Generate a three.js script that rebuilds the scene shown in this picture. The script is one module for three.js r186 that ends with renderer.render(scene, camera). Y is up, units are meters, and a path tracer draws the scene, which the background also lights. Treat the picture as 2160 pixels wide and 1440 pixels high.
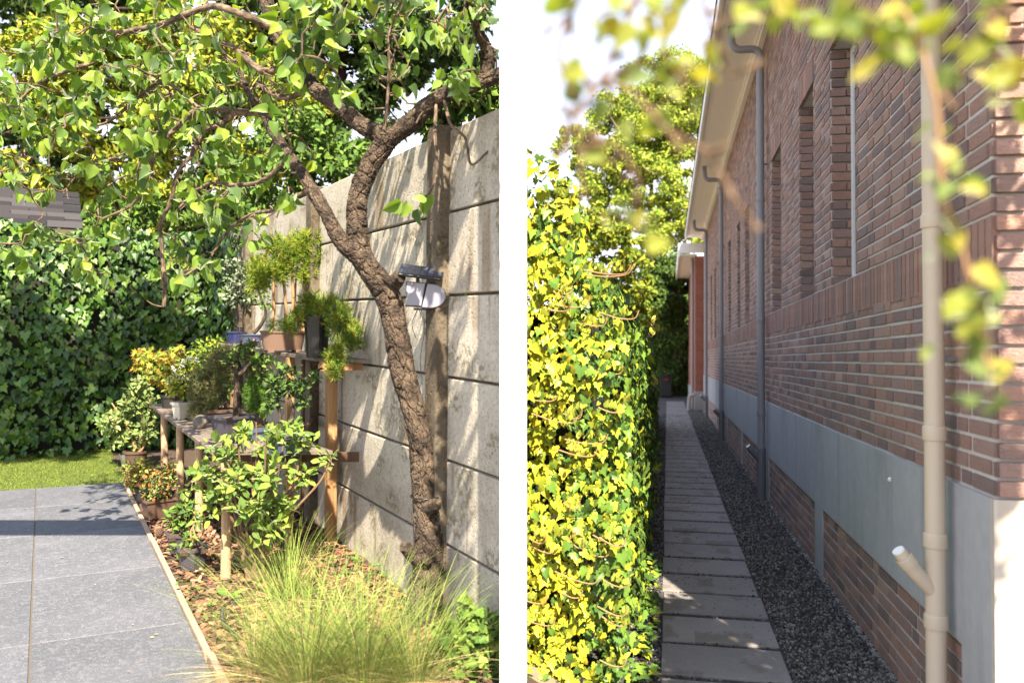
import * as THREE from 'three';
import { mergeGeometries } from 'three/addons/utils/BufferGeometryUtils.js';
import { RoundedBoxGeometry } from 'three/addons/geometries/RoundedBoxGeometry.js';

// ---------------------------------------------------------------- camera, sky, sun, exposure
const scene = new THREE.Scene();
const FP = 1700, CX = 1080, HY = 712;                 // focal length and horizon in photo pixels (2160 x 1440)
const EYE = new THREE.Vector3(0, 1.4, 0);
const camera = new THREE.PerspectiveCamera(2 * Math.atan(720 / FP) * 180 / Math.PI, 1.5, 0.05, 400);
camera.position.copy(EYE);
camera.lookAt(0, 1.4, -10);
camera.setViewOffset(2160, 1440, 0, 720 - HY, 2160, 1440);
camera.focus = 5.0; camera.userData.fStop = 2.1;
scene.add(camera);
const renderer = new THREE.WebGLRenderer({ antialias: true });
renderer.toneMapping = THREE.LinearToneMapping;
renderer.toneMappingExposure = 3.7;
renderer.shadowMap.enabled = true;
renderer.setSize(1024, 682);

const SUN_EL = 50 * Math.PI / 180;
const sunDir = new THREE.Vector3(0.2, 0, 1).normalize().multiplyScalar(Math.cos(SUN_EL)); sunDir.y = Math.sin(SUN_EL);
const sun = new THREE.DirectionalLight(new THREE.Color(1, 0.87, 0.67), 5);
sun.position.copy(sunDir).multiplyScalar(40); sun.target.position.set(0, 0, 0);
sun.castShadow = true; sun.shadow.mapSize.set(2048, 2048);
Object.assign(sun.shadow.camera, { left: -16, right: 16, top: 16, bottom: -16, near: 1, far: 90 });
scene.add(sun, sun.target);

// ---------------------------------------------------------------- noise
let seed = 1;
function rng(s) { let a = s >>> 0; return () => { a = (a + 0x6D2B79F5) | 0; let t = Math.imul(a ^ (a >>> 15), 1 | a); t = (t + Math.imul(t ^ (t >>> 7), 61 | t)) ^ t; return ((t ^ (t >>> 14)) >>> 0) / 4294967296; }; }
const hash = (x, y, z = 0) => { let h = Math.imul(x | 0, 374761393) + Math.imul(y | 0, 668265263) + Math.imul(z | 0, 1274126177); h = Math.imul(h ^ (h >>> 13), 1274126177); return ((h ^ (h >>> 16)) >>> 0) / 4294967296; };
const sm = t => t * t * (3 - 2 * t);
function vn(x, y, px = 0, py = 0) {                    // value noise, periodic when px, py are given
  const xi = Math.floor(x), yi = Math.floor(y), fx = sm(x - xi), fy = sm(y - yi), w = (a, p) => p ? ((a % p) + p) % p : a;
  const a = hash(w(xi, px), w(yi, py)), b = hash(w(xi + 1, px), w(yi, py)), c = hash(w(xi, px), w(yi + 1, py)), d = hash(w(xi + 1, px), w(yi + 1, py));
  return a + (b - a) * fx + (c - a) * fy + (a - b - c + d) * fx * fy;
}
function fbm(x, y, p, oct = 4) { let s = 0, a = 0.5, f = 1; for (let i = 0; i < oct; i++) { s += a * vn(x * f + i * 17, y * f + i * 31, p ? p * f : 0, p ? p * f : 0); a *= 0.5; f *= 2; } return s / (1 - a * 2); }
function vn3(x, y, z) {
  const xi = Math.floor(x), yi = Math.floor(y), zi = Math.floor(z), fx = sm(x - xi), fy = sm(y - yi), fz = sm(z - zi);
  const l = (a, b, t) => a + (b - a) * t, H = (i, j, k) => hash(xi + i, yi + j, zi + k);
  return l(l(l(H(0, 0, 0), H(1, 0, 0), fx), l(H(0, 1, 0), H(1, 1, 0), fx), fy), l(l(H(0, 0, 1), H(1, 0, 1), fx), l(H(0, 1, 1), H(1, 1, 1), fx), fy), fz);
}
function worley(x, y, px = 0) {                        // F1, F2 and a cell value
  const xi = Math.floor(x), yi = Math.floor(y); let f1 = 9, f2 = 9, id = 0;
  for (let i = -1; i < 2; i++) for (let j = -1; j < 2; j++) {
    const cx = xi + i, cy = yi + j, wx = px ? ((cx % px) + px) % px : cx, d = Math.hypot(cx + hash(wx, cy, 3) - x, cy + hash(wx, cy, 7) - y);
    if (d < f1) { f2 = f1; f1 = d; id = hash(wx, cy, 11); } else if (d < f2) f2 = d;
  }
  return [f1, f2, id];
}

// the sky: pale blue air with thin high cloud
{
  const W = 512, H = 256, d = new Float32Array(W * H * 4);
  for (let j = 0; j < H; j++) for (let i = 0; i < W; i++) {
    const el = ((j + 0.5) / H - 0.5) * Math.PI, az = (i + 0.5) / W * 2 * Math.PI, s = Math.max(0, Math.sin(el)), k = Math.pow(1 - s, 2.2);
    const c = Math.max(0, Math.min(1, (fbm(Math.cos(az) * 2 / (s + 0.35) + 9, Math.sin(az) * 2 / (s + 0.35) + 9, 0, 5) - 0.42) * 2.6)) * 0.75;
    const o = (j * W + i) * 4, A = [0.28 + 0.42 * k, 0.38 + 0.30 * k, 0.60 + 0.08 * k], C = [0.84, 0.80, 0.77];
    for (let n = 0; n < 3; n++) d[o + n] = el < 0 ? [0.22, 0.2, 0.16][n] : 0.78 * (A[n] * (1 - c) + C[n] * c);
    d[o + 3] = 1;
  }
  const t = new THREE.DataTexture(d, W, H, THREE.RGBAFormat, THREE.FloatType);
  t.mapping = THREE.EquirectangularReflectionMapping; t.magFilter = t.minFilter = THREE.LinearFilter; t.wrapS = THREE.RepeatWrapping; t.needsUpdate = true;
  scene.background = t; scene.environment = t;
}

// ---------------------------------------------------------------- the garden's and the alley's own axes
const V = (x = 0, y = 0, z = 0) => new THREE.Vector3(x, y, z);
class Frame {                                          // x across, y up, -z along; origin on the ground under the eye
  constructor(u, v, h) {
    const d = V((u - CX) / FP, -(v - HY) / FP, -1).normalize(), r = V(-d.z, 0, d.x).normalize(), up = V().crossVectors(r, d);
    this.h = h; this.M = new THREE.Matrix4().makeBasis(r, up, d.clone().negate()).setPosition(EYE.clone().addScaledVector(up, -h));
    this.I = this.M.clone().invert();
  }
  dir(u, v) { return V((u - CX) / FP, -(v - HY) / FP, -1).transformDirection(this.I).multiplyScalar(Math.hypot((u - CX) / FP, (v - HY) / FP, 1)); }
  at(u, v, t) { return this.dir(u, v).multiplyScalar(t).add(V(0, this.h, 0)); }          // at depth t in front of the eye
  P(u, v, H = 0) { const d = this.dir(u, v); return d.multiplyScalar((H - this.h) / d.y).add(V(0, this.h, 0)); }   // on the level H
  X(u, v, x) { const d = this.dir(u, v); return d.multiplyScalar(x / d.x).add(V(0, this.h, 0)); }   // on the plane across = x
  S(u, v, s) { const d = this.dir(u, v); return d.multiplyScalar(-s / d.z).add(V(0, this.h, 0)); }  // on the plane along = s
  U(u, H, x) { let a = 0.6, b = 60; for (let i = 0; i < 50; i++) { const m = (a + b) / 2, q = this.pix(V(x, H, -m)); ((x > 0) === (q[0] > u)) ? a = m : b = m; } return V(x, H, -(a + b) / 2); }
  pix(p) { const q = p.clone().applyMatrix4(this.M).sub(EYE), t = -q.z; return [CX + q.x / t * FP, HY - q.y / t * FP, t]; }
}
const G = new Frame(90, 666, 1.4);                     // garden: -z runs along the concrete wall
const A = new Frame(1408, 758, 1.5);                   // alley: -z runs along the brick wall

// ---------------------------------------------------------------- things and parts
const taken = {};
function numbered(n) { const k = taken[n] = (taken[n] ?? -1) + 1; return k ? `${n}_${String(k).padStart(3, '0')}` : n; }
function thing(name, label, category, frame, p = V(), turn = 0, group) {
  const o = new THREE.Group(); o.name = numbered(name);
  o.matrix.copy(frame.M).multiply(new THREE.Matrix4().makeTranslation(p.x, p.y, p.z)).multiply(new THREE.Matrix4().makeRotationY(turn));
  o.matrix.decompose(o.position, o.quaternion, o.scale); o.scale.set(1, 1, 1); o.updateMatrixWorld(true);
  o.userData = { label, category }; if (group) o.userData.group = group;
  o.userData.base = undefined; scene.add(o); return o;
}
function structure(name, frame, p = V()) { const o = thing(name, undefined, undefined, frame, p); o.userData = { kind: 'structure' }; return o; }
function part(parent, name, geo, m, label) {
  const g = Array.isArray(geo) ? merge(geo) : geo, o = new THREE.Mesh(g, m); o.name = name; o.castShadow = o.receiveShadow = true;
  if (label) o.userData.label = label; parent.add(o); return o;
}
function merge(list) {
  const l = list.map(g => { let q = g.index ? g.toNonIndexed() : g; q = q.clone(); for (const k of Object.keys(q.attributes)) if (!['position', 'normal', 'uv'].includes(k)) q.deleteAttribute(k); if (!q.attributes.uv) q.setAttribute('uv', new THREE.BufferAttribute(new Float32Array(q.attributes.position.count * 2), 2)); if (!q.attributes.normal) q.computeVertexNormals(); return q; });
  return mergeGeometries(l, false);
}
const mv = (g, x, y, z) => g.translate(x, y, z);
function box(x0, x1, y0, y1, z0, z1) { return new THREE.BoxGeometry(Math.abs(x1 - x0), Math.abs(y1 - y0), Math.abs(z1 - z0)).translate((x0 + x1) / 2, (y0 + y1) / 2, (z0 + z1) / 2); }
function rbox(x0, x1, y0, y1, z0, z1, r = 0.004, n = 1) { return new RoundedBoxGeometry(Math.abs(x1 - x0), Math.abs(y1 - y0), Math.abs(z1 - z0), n, r).translate((x0 + x1) / 2, (y0 + y1) / 2, (z0 + z1) / 2); }
function metricUV(g, k = 1, ou = 0, ov = 0) {          // uv in metres by the way a face points
  const q = g.index ? g.toNonIndexed() : g; q.computeVertexNormals === undefined; const p = q.attributes.position, n = q.attributes.normal, uv = new Float32Array(p.count * 2);
  for (let i = 0; i < p.count; i++) {
    const ax = Math.abs(n.getX(i)), ay = Math.abs(n.getY(i)), az = Math.abs(n.getZ(i)); let a, b;
    if (ay > ax && ay > az) { a = p.getX(i); b = p.getZ(i); } else if (ax > az) { a = p.getZ(i); b = p.getY(i); } else { a = p.getX(i); b = p.getY(i); }
    uv[2 * i] = a / k + ou; uv[2 * i + 1] = b / k + ov;
  }
  q.setAttribute('uv', new THREE.BufferAttribute(uv, 2)); return q;
}
// a plate over four corners given in order (top at y = H, thickness down)
function plate(c, H, th, ou = 0) {
  const sh = new THREE.Shape(c.map(p => new THREE.Vector2(p.x, -p.z)));
  const g = new THREE.ExtrudeGeometry(sh, { depth: th - 0.004, bevelEnabled: true, bevelThickness: 0.002, bevelSize: 0.002, bevelOffset: -0.002, bevelSegments: 1 });
  g.rotateX(-Math.PI / 2).translate(0, H - th + 0.002, 0); return metricUV(g, 1, ou, ou * 1.7);
}
function tube(pts, rad, { seg = 6, step = 0.03, bump, uvk = 0.2, cap = true } = {}) {   // pts with radii; bump(s, angle, p) in metres
  const curve = new THREE.CatmullRomCurve3(pts, false, 'centripetal'), L = curve.getLength(), n = Math.max(2, Math.ceil(L / step));
  const pos = [], uv = [], idx = []; let nrm = null, prev = null;
  for (let i = 0; i <= n; i++) {
    const t = i / n, p = curve.getPoint(t), tan = curve.getTangent(t), k = t * (pts.length - 1), a = Math.min(pts.length - 2, Math.floor(k)), r = Array.isArray(rad) ? rad[a] + (rad[a + 1] - rad[a]) * (k - a) : rad;
    if (!nrm) { nrm = V(0.31, 0.2, 0.93).cross(tan).normalize(); } else nrm.sub(tan.clone().multiplyScalar(nrm.dot(tan))).normalize();
    const bi = V().crossVectors(tan, nrm);
    for (let j = 0; j <= seg; j++) {
      const th = j / seg * Math.PI * 2, rr = r + (bump ? bump(t * L, j % seg / seg * Math.PI * 2, r, p) : 0);
      pos.push(p.x + (nrm.x * Math.cos(th) + bi.x * Math.sin(th)) * rr, p.y + (nrm.y * Math.cos(th) + bi.y * Math.sin(th)) * rr, p.z + (nrm.z * Math.cos(th) + bi.z * Math.sin(th)) * rr);
      uv.push(j / seg * Math.max(1, Math.round(2 * Math.PI * r / uvk)), t * L / uvk);
    }
  }
  const w = seg + 1;
  for (let i = 0; i < n; i++) for (let j = 0; j < seg; j++) { const a = i * w + j, b = a + 1, c = a + w, d = c + 1; idx.push(a, b, c, b, d, c); }
  if (cap) for (const [row, fl] of [[0, 1], [n, 0]]) { const m = pos.length / 3, t = row / n, p = curve.getPoint(t); pos.push(p.x, p.y, p.z); uv.push(0.5, 0.5); for (let j = 0; j < seg; j++) { const a = row * w + j; fl ? idx.push(m, a + 1, a) : idx.push(m, a, a + 1); } }
  const g = new THREE.BufferGeometry(); g.setAttribute('position', new THREE.Float32BufferAttribute(pos, 3)); g.setAttribute('uv', new THREE.Float32BufferAttribute(uv, 2)); g.setIndex(idx); g.computeVertexNormals();
  const nn = g.attributes.normal; for (let i = 0; i <= n; i++) { const a = i * w, b = a + seg, x = nn.getX(a) + nn.getX(b), y = nn.getY(a) + nn.getY(b), z = nn.getZ(a) + nn.getZ(b), l = Math.hypot(x, y, z) || 1; for (const q of [a, b]) nn.setXYZ(q, x / l, y / l, z / l); }
  return g;
}
function lathe(prof, seg = 24) { return new THREE.LatheGeometry(prof.map(p => new THREE.Vector2(p[0], p[1])), seg); }
// a tapered tray or pot with n sides: outer wall, rim and inner wall
function pot(w, d, h, { taper = 0.82, lip = 0.012, wall = 0.012, sides = 4, foot = 0, lipH = 0.02 } = {}) {
  const ring = (sx, sz, y) => { const o = []; for (let i = 0; i < sides; i++) { const a = (i + 0.5) / sides * 2 * Math.PI, k = sides === 4 ? Math.SQRT2 : 1; o.push([Math.cos(a) * k * sx / 2, y, Math.sin(a) * k * sz / 2]); } return o; };
  const R = [ring(w * taper - 0.02, d * taper - 0.02, foot), ring(w * taper, d * taper, foot), ring(w, d, h - lipH), ring(w + 2 * lip, d + 2 * lip, h - lipH), ring(w + 2 * lip, d + 2 * lip, h), ring(w - 2 * wall, d - 2 * wall, h), ring((w - 2 * wall) * 0.97, (d - 2 * wall) * 0.97, h * 0.7)];
  const pos = []; const tri = (a, b, c) => pos.push(...a, ...b, ...c);
  for (let k = 0; k < R.length - 1; k++) for (let i = 0; i < sides; i++) { const j = (i + 1) % sides; tri(R[k][i], R[k + 1][i], R[k][j]); tri(R[k][j], R[k + 1][i], R[k + 1][j]); }
  for (let i = 1; i < sides - 1; i++) tri(R[0][0], R[0][i], R[0][i + 1]);
  const g = new THREE.BufferGeometry(); g.setAttribute('position', new THREE.Float32BufferAttribute(pos, 3)); g.computeVertexNormals();
  const list = [g]; if (foot) for (const [sx, sz] of [[-1, -1], [1, -1], [-1, 1], [1, 1]]) list.push(box(sx * w * taper * 0.36 - 0.02, sx * w * taper * 0.36 + 0.02, 0, foot + 0.004, sz * d * taper * 0.34 - 0.015, sz * d * taper * 0.34 + 0.015));
  return merge(list);
}

// ---------------------------------------------------------------- materials
const C = (r, g, b) => new THREE.Color().setRGB(r, g, b);
function tex(n, fn, srgb = true, rep = true, h = n) {   // fn(x, y) in 0..1 -> [r, g, b] linear or grey
  const d = new Uint8Array(n * h * 4), e = x => { x = Math.max(0, Math.min(1, x)); return 255 * (srgb ? (x <= 0.0031308 ? 12.92 * x : 1.055 * Math.pow(x, 1 / 2.4) - 0.055) : x); };
  for (let j = 0; j < h; j++) for (let i = 0; i < n; i++) { const c = fn(i / n, j / h), o = (j * n + i) * 4; for (let k = 0; k < 3; k++) d[o + k] = e(c.length ? c[k] : c); d[o + 3] = 255; }
  const t = new THREE.DataTexture(d, n, h); t.magFilter = THREE.LinearFilter; t.minFilter = THREE.LinearMipmapLinearFilter; if (rep) t.wrapS = t.wrapT = THREE.RepeatWrapping; if (srgb) t.colorSpace = THREE.SRGBColorSpace; t.needsUpdate = true; return t;
}
const std = (c, r = 0.8, o = {}) => new THREE.MeshStandardMaterial({ color: c, roughness: r, ...o });
const mix3 = (a, b, t) => a.map((x, i) => x + (b[i] - x) * t);
const clamp = (x, a = 0, b = 1) => Math.max(a, Math.min(b, x));
const grain = tex(256, (x, y) => 0.5 + 0.5 * (fbm(x * 24, y * 24, 24, 4) - 0.5) * 2, false);
const concreteT = tex(1024, (x, y) => {
  const big = fbm(x * 5, y * 5, 5, 4), fine = fbm(x * 90, y * 90, 90, 2), streak = fbm(x * 46, y * 3, 0, 3) * (1 - 0) , pit = worley(x * 110, y * 110, 110);
  let c = mix3([0.36, 0.325, 0.27], [0.57, 0.53, 0.46], clamp(big * 1.5 - 0.25)); c = c.map(v => v * (0.82 + 0.36 * fine));
  const s = clamp((vn(x * 60, y * 4, 60, 4) * 0.6 + vn(x * 17, y * 2, 17, 2) * 0.6 - 0.66) * 3.4) * clamp((vn(x * 7, y * 3, 7, 3) - 0.3) * 3); c = mix3(c, [0.22, 0.15, 0.085], s * 0.7);
  const m = clamp((fbm(x * 9 + 3, y * 9, 9, 5) - 0.53) * 8) * clamp((fine - 0.42) * 6); c = mix3(c, [0.15, 0.125, 0.06], m * 0.7);
  if (pit[0] < 0.24 && pit[2] > 0.74) c = c.map(v => v * 0.5); return c;
});
const concreteB = tex(512, (x, y) => { const p = worley(x * 60, y * 60, 60); return 0.6 + 0.4 * (fbm(x * 40, y * 40, 40, 3) - 0.5) - (p[0] < 0.2 && p[2] > 0.7 ? 0.4 : 0); }, false);
const M = {};
M.concrete = std(0xffffff, 0.93, { map: concreteT, bumpMap: concreteB, bumpScale: 0.004 });
M.post = std(C(0.30, 0.265, 0.23), 0.95, { map: concreteT, bumpMap: concreteB, bumpScale: 0.006 });
const stoneT = tex(1024, (x, y) => {
  const b = fbm(x * 6, y * 6, 6, 5), f = fbm(x * 130, y * 130, 130, 2), w = worley(x * 75, y * 75, 75), fl = clamp((fbm(x * 55 + 5, y * 55, 55, 3) - 0.56) * 7);
  let c = mix3([0.082, 0.085, 0.093], [0.104, 0.106, 0.114], clamp(b * 1.7 - 0.35)); c = c.map(v => v * (0.86 + 0.28 * f)); c = mix3(c, [0.165, 0.165, 0.17], fl * 0.4);
  if (w[0] < 0.17 && w[2] > 0.6) c = mix3(c, [0.30, 0.30, 0.31], 0.5); return c;
});
M.bluestone = [1.1, 1.03, 1.17].map(k => std(C(k * 0.97, k * 0.985, k * 1.07), 0.62, { map: stoneT, bumpMap: grain, bumpScale: 0.0015 }));
M.grout = std(C(0.10, 0.085, 0.065), 0.95);
M.soil = std(C(0.055, 0.036, 0.024), 1, { bumpMap: grain, bumpScale: 0.02 });
const woodT = (a, b) => tex(512, (x, y) => { const g = fbm(x * 34 + fbm(x * 4, y * 2, 0, 2) * 3, y * 2.2, 0, 4), k = fbm(x * 6, y * 1.2, 0, 3); return mix3(a, b, clamp(g * 1.1 + k * 0.6 - 0.35)).map(v => v * (0.85 + 0.3 * vn(x * 200, y * 14, 200, 14))); });
M.woodPost = std(0xffffff, 0.75, { map: woodT([0.22, 0.11, 0.045], [0.50, 0.30, 0.14]), bumpMap: grain, bumpScale: 0.002 });
M.woodRound = std(0xffffff, 0.8, { map: woodT([0.30, 0.19, 0.10], [0.56, 0.40, 0.25]), bumpMap: grain, bumpScale: 0.002 });
M.woodShelf = std(0xffffff, 0.7, { map: woodT([0.075, 0.058, 0.046], [0.23, 0.185, 0.15]), bumpMap: grain, bumpScale: 0.003 });
M.woodDark = std(0xffffff, 0.7, { map: woodT([0.05, 0.022, 0.012], [0.13, 0.065, 0.035]) });
M.edging = std(C(0.42, 0.33, 0.26), 0.9, { map: woodT([0.6, 0.55, 0.5], [1, 0.95, 0.9]) });
const barkT = tex(512, (x, y) => { const a = fbm(x * 10, y * 10, 10, 5), b = fbm(x * 60, y * 60, 60, 2); return mix3([0.036, 0.024, 0.017], [0.14, 0.10, 0.07], clamp(a * 1.9 - 0.5)).map(v => v * (0.7 + 0.6 * b)); });
const barkB = tex(1024, (x, y) => { const w = worley(x * 9 + 0.5 * vn(x * 30, y * 30, 30, 30), y * 6 + 0.4 * vn(x * 20 + 5, y * 20, 20, 20), 9), f = worley(x * 22, y * 14 + 3, 22); return clamp((w[1] - w[0]) / 0.13) * 0.75 + clamp((f[1] - f[0]) / 0.2) * 0.15 + 0.1 * fbm(x * 70, y * 70, 70, 2); }, false);
M.bark = std(0xffffff, 0.95, { map: barkT, bumpMap: barkB, bumpScale: 0.014 });
M.barkGrey = std(C(1.9, 1.9, 1.9), 0.95, { map: barkT, bumpMap: grain, bumpScale: 0.003 });
M.barkDark = std(C(0.55, 0.5, 0.45), 0.95, { map: barkT });
M.twig = std(C(0.15, 0.095, 0.055), 0.9);
M.twigTan = std(C(0.34, 0.20, 0.10), 0.85);
M.twigBrown = std(C(0.13, 0.08, 0.045), 0.9);
M.black = std(C(0.012, 0.012, 0.014), 0.32);
M.blackMatt = std(C(0.022, 0.02, 0.022), 0.55);
M.potGrey = std(C(0.06, 0.055, 0.068), 0.5);
M.potBrown = std(C(0.10, 0.06, 0.042), 0.6);
M.potCream = std(C(0.60, 0.56, 0.47), 0.5);
M.potTerra = std(C(0.17, 0.105, 0.075), 0.7);
M.potBlue = new THREE.MeshPhysicalMaterial({ color: C(0.018, 0.025, 0.10), roughness: 0.3, clearcoat: 0.8, clearcoatRoughness: 0.1 });
M.potSky = new THREE.MeshPhysicalMaterial({ color: C(0.075, 0.11, 0.20), roughness: 0.4, clearcoat: 0.5 });
M.white = std(C(0.86, 0.86, 0.85), 0.6);
M.zinc = std(C(0.45, 0.46, 0.48), 0.4, { metalness: 0.7 });

// ---------------------------------------------------------------- leaves
function sheet(rows, prof, { fold = 0.25, curl = 0.3, droop = 0 } = {}) {   // a blade along +y, folded on its midrib, length 1, front towards +z
  const pos = [], idx = [], W = 5;
  for (let i = 0; i <= rows; i++) {
    const t = i / rows, w = prof(t);
    for (let j = 0; j < W; j++) { const s = (j / (W - 1) - 0.5) * 2; pos.push(s * w, t - curl * 0.2 * t * t, Math.abs(s) * w * fold - curl * t * t + 0.16 * w * Math.sin(t * 9) * Math.abs(s)); }
  }
  for (let i = 0; i < rows; i++) for (let j = 0; j < W - 1; j++) { const a = i * W + j, b = a + 1, c = a + W, d = c + 1; if (i) idx.push(a, b, c); if (i < rows - 1) idx.push(b, d, c); else if (!i) idx.push(b, d, c); }
  const g = new THREE.BufferGeometry(); g.setAttribute('position', new THREE.Float32BufferAttribute(pos, 3)); g.setIndex(idx); g.computeVertexNormals(); return g;
}
function flatLeaf(out, { fold = 0.2, bend = 0.15 } = {}) {                  // outline of one half, mirrored; fan from the base
  const o = [...out, ...out.slice(0, -1).reverse().map(p => [-p[0], p[1]])], pos = [0, 0, 0], idx = [];
  pos.splice(0, 3); const z = p => Math.abs(p[0]) * fold - bend * p[1] * p[1];
  pos.push(0, 0.28, -bend * 0.08); for (const p of o) pos.push(p[0], p[1], z(p));
  for (let i = 1; i < o.length; i++) idx.push(0, i, i + 1); idx.push(0, o.length, 1);
  const g = new THREE.BufferGeometry(); g.setAttribute('position', new THREE.Float32BufferAttribute(pos, 3)); g.setIndex(idx); g.computeVertexNormals(); return g;
}
const LEAF = {
  pear: sheet(6, t => 0.40 * Math.pow(Math.sin(Math.PI * Math.pow(t, 0.72)), 0.8) * (1 - 0.25 * t) + (t > 0 && t < 1 ? 0.01 : 0), { fold: 0.35, curl: 0.28 }),
  pearCurl: sheet(6, t => 0.38 * Math.pow(Math.sin(Math.PI * Math.pow(t, 0.75)), 0.8) * (1 - 0.2 * t) + (t > 0 && t < 1 ? 0.01 : 0), { fold: 1.0, curl: 0.55 }),
  pearCup: sheet(6, t => 0.42 * Math.pow(Math.sin(Math.PI * Math.pow(t, 0.7)), 0.8) * (1 - 0.3 * t) + (t > 0 && t < 1 ? 0.01 : 0), { fold: -0.4, curl: -0.3 }),
  oval: sheet(4, t => 0.26 * Math.sin(Math.PI * Math.pow(t, 0.8)), { fold: 0.3, curl: 0.2 }),
  tiny: flatLeaf([[0, 0], [0.2, 0.3], [0.2, 0.65], [0, 1]], { fold: 0.3 }),
  ivy: flatLeaf([[0, 0.04], [0.14, -0.1], [0.34, -0.14], [0.5, 0.16], [0.33, 0.3], [0.4, 0.52], [0.2, 0.56], [0, 1]], { fold: 0.16, bend: 0.2 }),
  ivySlim: flatLeaf([[0, 0.02], [0.12, -0.08], [0.3, -0.04], [0.36, 0.2], [0.25, 0.36], [0.27, 0.55], [0.12, 0.7], [0, 1]], { fold: 0.4, bend: 0.45 }),
  maple: flatLeaf([[0, 0], [0.36, -0.12], [0.16, 0.14], [0.55, 0.3], [0.15, 0.36], [0.3, 0.72], [0.07, 0.5], [0, 1]], { fold: 0.05, bend: 0.35 }),
};
{                                                       // a sprig of needles
  const l = []; for (let i = 0; i < 7; i++) { const g = new THREE.BufferGeometry(), w = 0.045; g.setAttribute('position', new THREE.Float32BufferAttribute([-w, 0, 0, w, 0, 0, 0, 1, 0], 3)); g.setIndex([0, 1, 2]); g.computeVertexNormals(); g.rotateX(0.25 + (i % 3) * 0.28).rotateY(i * 2.4).translate(0, (i % 4) * 0.1, 0); l.push(g); }
  LEAF.needle = merge(l);
}
const leafMats = {};
function leafMat(key, c, o) { return leafMats[key] ??= new THREE.MeshPhysicalMaterial({ color: c, roughness: o.rough ?? 1, transmission: o.trans ?? 0, thickness: 0, side: THREE.DoubleSide, clearcoat: o.coat ?? 0.1, clearcoatRoughness: o.coatR ?? 0.4 }); }
// list: { p, q, s, k } with k an index into the palette. The largest in the picture become parts named leaf, the rest one part of stuff
function foliage(parent, kind, geo, list, palette, o = {}) {
  parent.updateWorldMatrix(true, false);
  const cap = o.cap ?? 300, minPx = o.minPx ?? 10, w = V();
  for (const l of list) { w.copy(l.p).applyMatrix4(parent.matrixWorld).sub(EYE); const t = -w.z, u = CX + w.x / t * FP, v = HY - w.y / t * FP; l.px = t > 0.3 && u > 0 && u < 2160 && v > 0 && v < 1440 ? (l.s.x ?? l.s) * FP / t : 0; }
  const big = cap ? [...list].filter(l => l.px >= minPx).sort((a, b) => b.px - a.px).slice(0, cap) : [], set = new Set(big), rest = list.filter(l => !set.has(l));
  for (const l of big) { const m = new THREE.Mesh(geo, leafMat(kind + l.k, palette[l.k], o)); m.name = o.name ?? 'leaf'; m.position.copy(l.p); m.quaternion.copy(l.q); l.s.isVector3 ? m.scale.copy(l.s) : m.scale.setScalar(l.s); m.castShadow = m.receiveShadow = true; parent.add(m); }
  if (rest.length) {
    const im = new THREE.InstancedMesh(geo, leafMat(kind + '*', C(1, 1, 1), o), rest.length), mt = new THREE.Matrix4(), sc = V(), rr = rng(rest.length); im.name = o.mass ?? 'foliage'; im.userData.kind = 'stuff';
    rest.forEach((l, i) => { l.s.isVector3 ? sc.copy(l.s) : sc.setScalar(l.s); im.setMatrixAt(i, mt.compose(l.p, l.q, sc)); const f = 0.82 + 0.36 * rr(); im.setColorAt(i, palette[l.k].clone().multiplyScalar(f)); });
    im.castShadow = im.receiveShadow = true; parent.add(im);
  }
}
const qLook = (() => { const m = new THREE.Matrix4(); return (dir, nrm) => { const y = dir.clone().normalize(), x = V().crossVectors(y, nrm).normalize(); if (!isFinite(x.x) || x.lengthSq() < 0.5) x.set(1, 0, 0); return new THREE.Quaternion().setFromRotationMatrix(m.makeBasis(x, y, V().crossVectors(x, y))); }; })();
const shadesPillar = w => { const k = (w.z + 3) / sunDir.z, X = w.x - sunDir.x * k, Y = w.y - sunDir.y * k; return k > 0 && Math.abs(X - 0.005) < 0.1 && Y > -0.2 && Y < 2.75; };   // keeps the pillar in full sun
const rv = r => { let x, y, z, d; do { x = r() * 2 - 1; y = r() * 2 - 1; z = r() * 2 - 1; d = x * x + y * y + z * z; } while (d > 1 || d < 0.01); return V(x, y, z).multiplyScalar(1 / Math.sqrt(d)); };
const pick = (r, n, pw = 1) => Math.floor(Math.pow(r(), pw) * n * 0.9999);

// joins every target to the nearest point of what has grown so far; returns twig geometries
function grow(nodes, targets, r, { r0 = 0.004, r1 = 0.0015, sag = 0.1, wob = 0.06, seg = 5, step = 0.05 } = {}) {
  const geos = [], rest = [...targets], D = rest.map(() => [1e9, null]);
  const relax = from => { for (let i = 0; i < rest.length; i++) for (const n of from) { const d = n.distanceToSquared(rest[i]); if (d < D[i][0]) D[i] = [d, n]; } };
  relax(nodes);
  while (rest.length) {
    let b = 0; for (let i = 1; i < rest.length; i++) if (D[i][0] < D[b][0]) b = i;
    const T = rest[b], N = D[b][1], d = N.distanceTo(T), up = V(0, 1, 0);
    const k1 = N.clone().lerp(T, 0.35).addScaledVector(up, d * sag).addScaledVector(rv(r), d * wob), k2 = N.clone().lerp(T, 0.7).addScaledVector(up, d * sag * 0.8).addScaledVector(rv(r), d * wob);
    geos.push(tube([N, k1, k2, T], [r0 * (0.6 + 0.6 * Math.min(1.6, d * 2)), r0, (r0 + r1) / 2, r1], { seg, step: Math.max(step, d / 8), cap: false }));
    T.dirOut = T.clone().sub(k2).normalize(); rest.splice(b, 1); D.splice(b, 1); relax([k1, k2, T]);
  }
  return geos;
}

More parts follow.
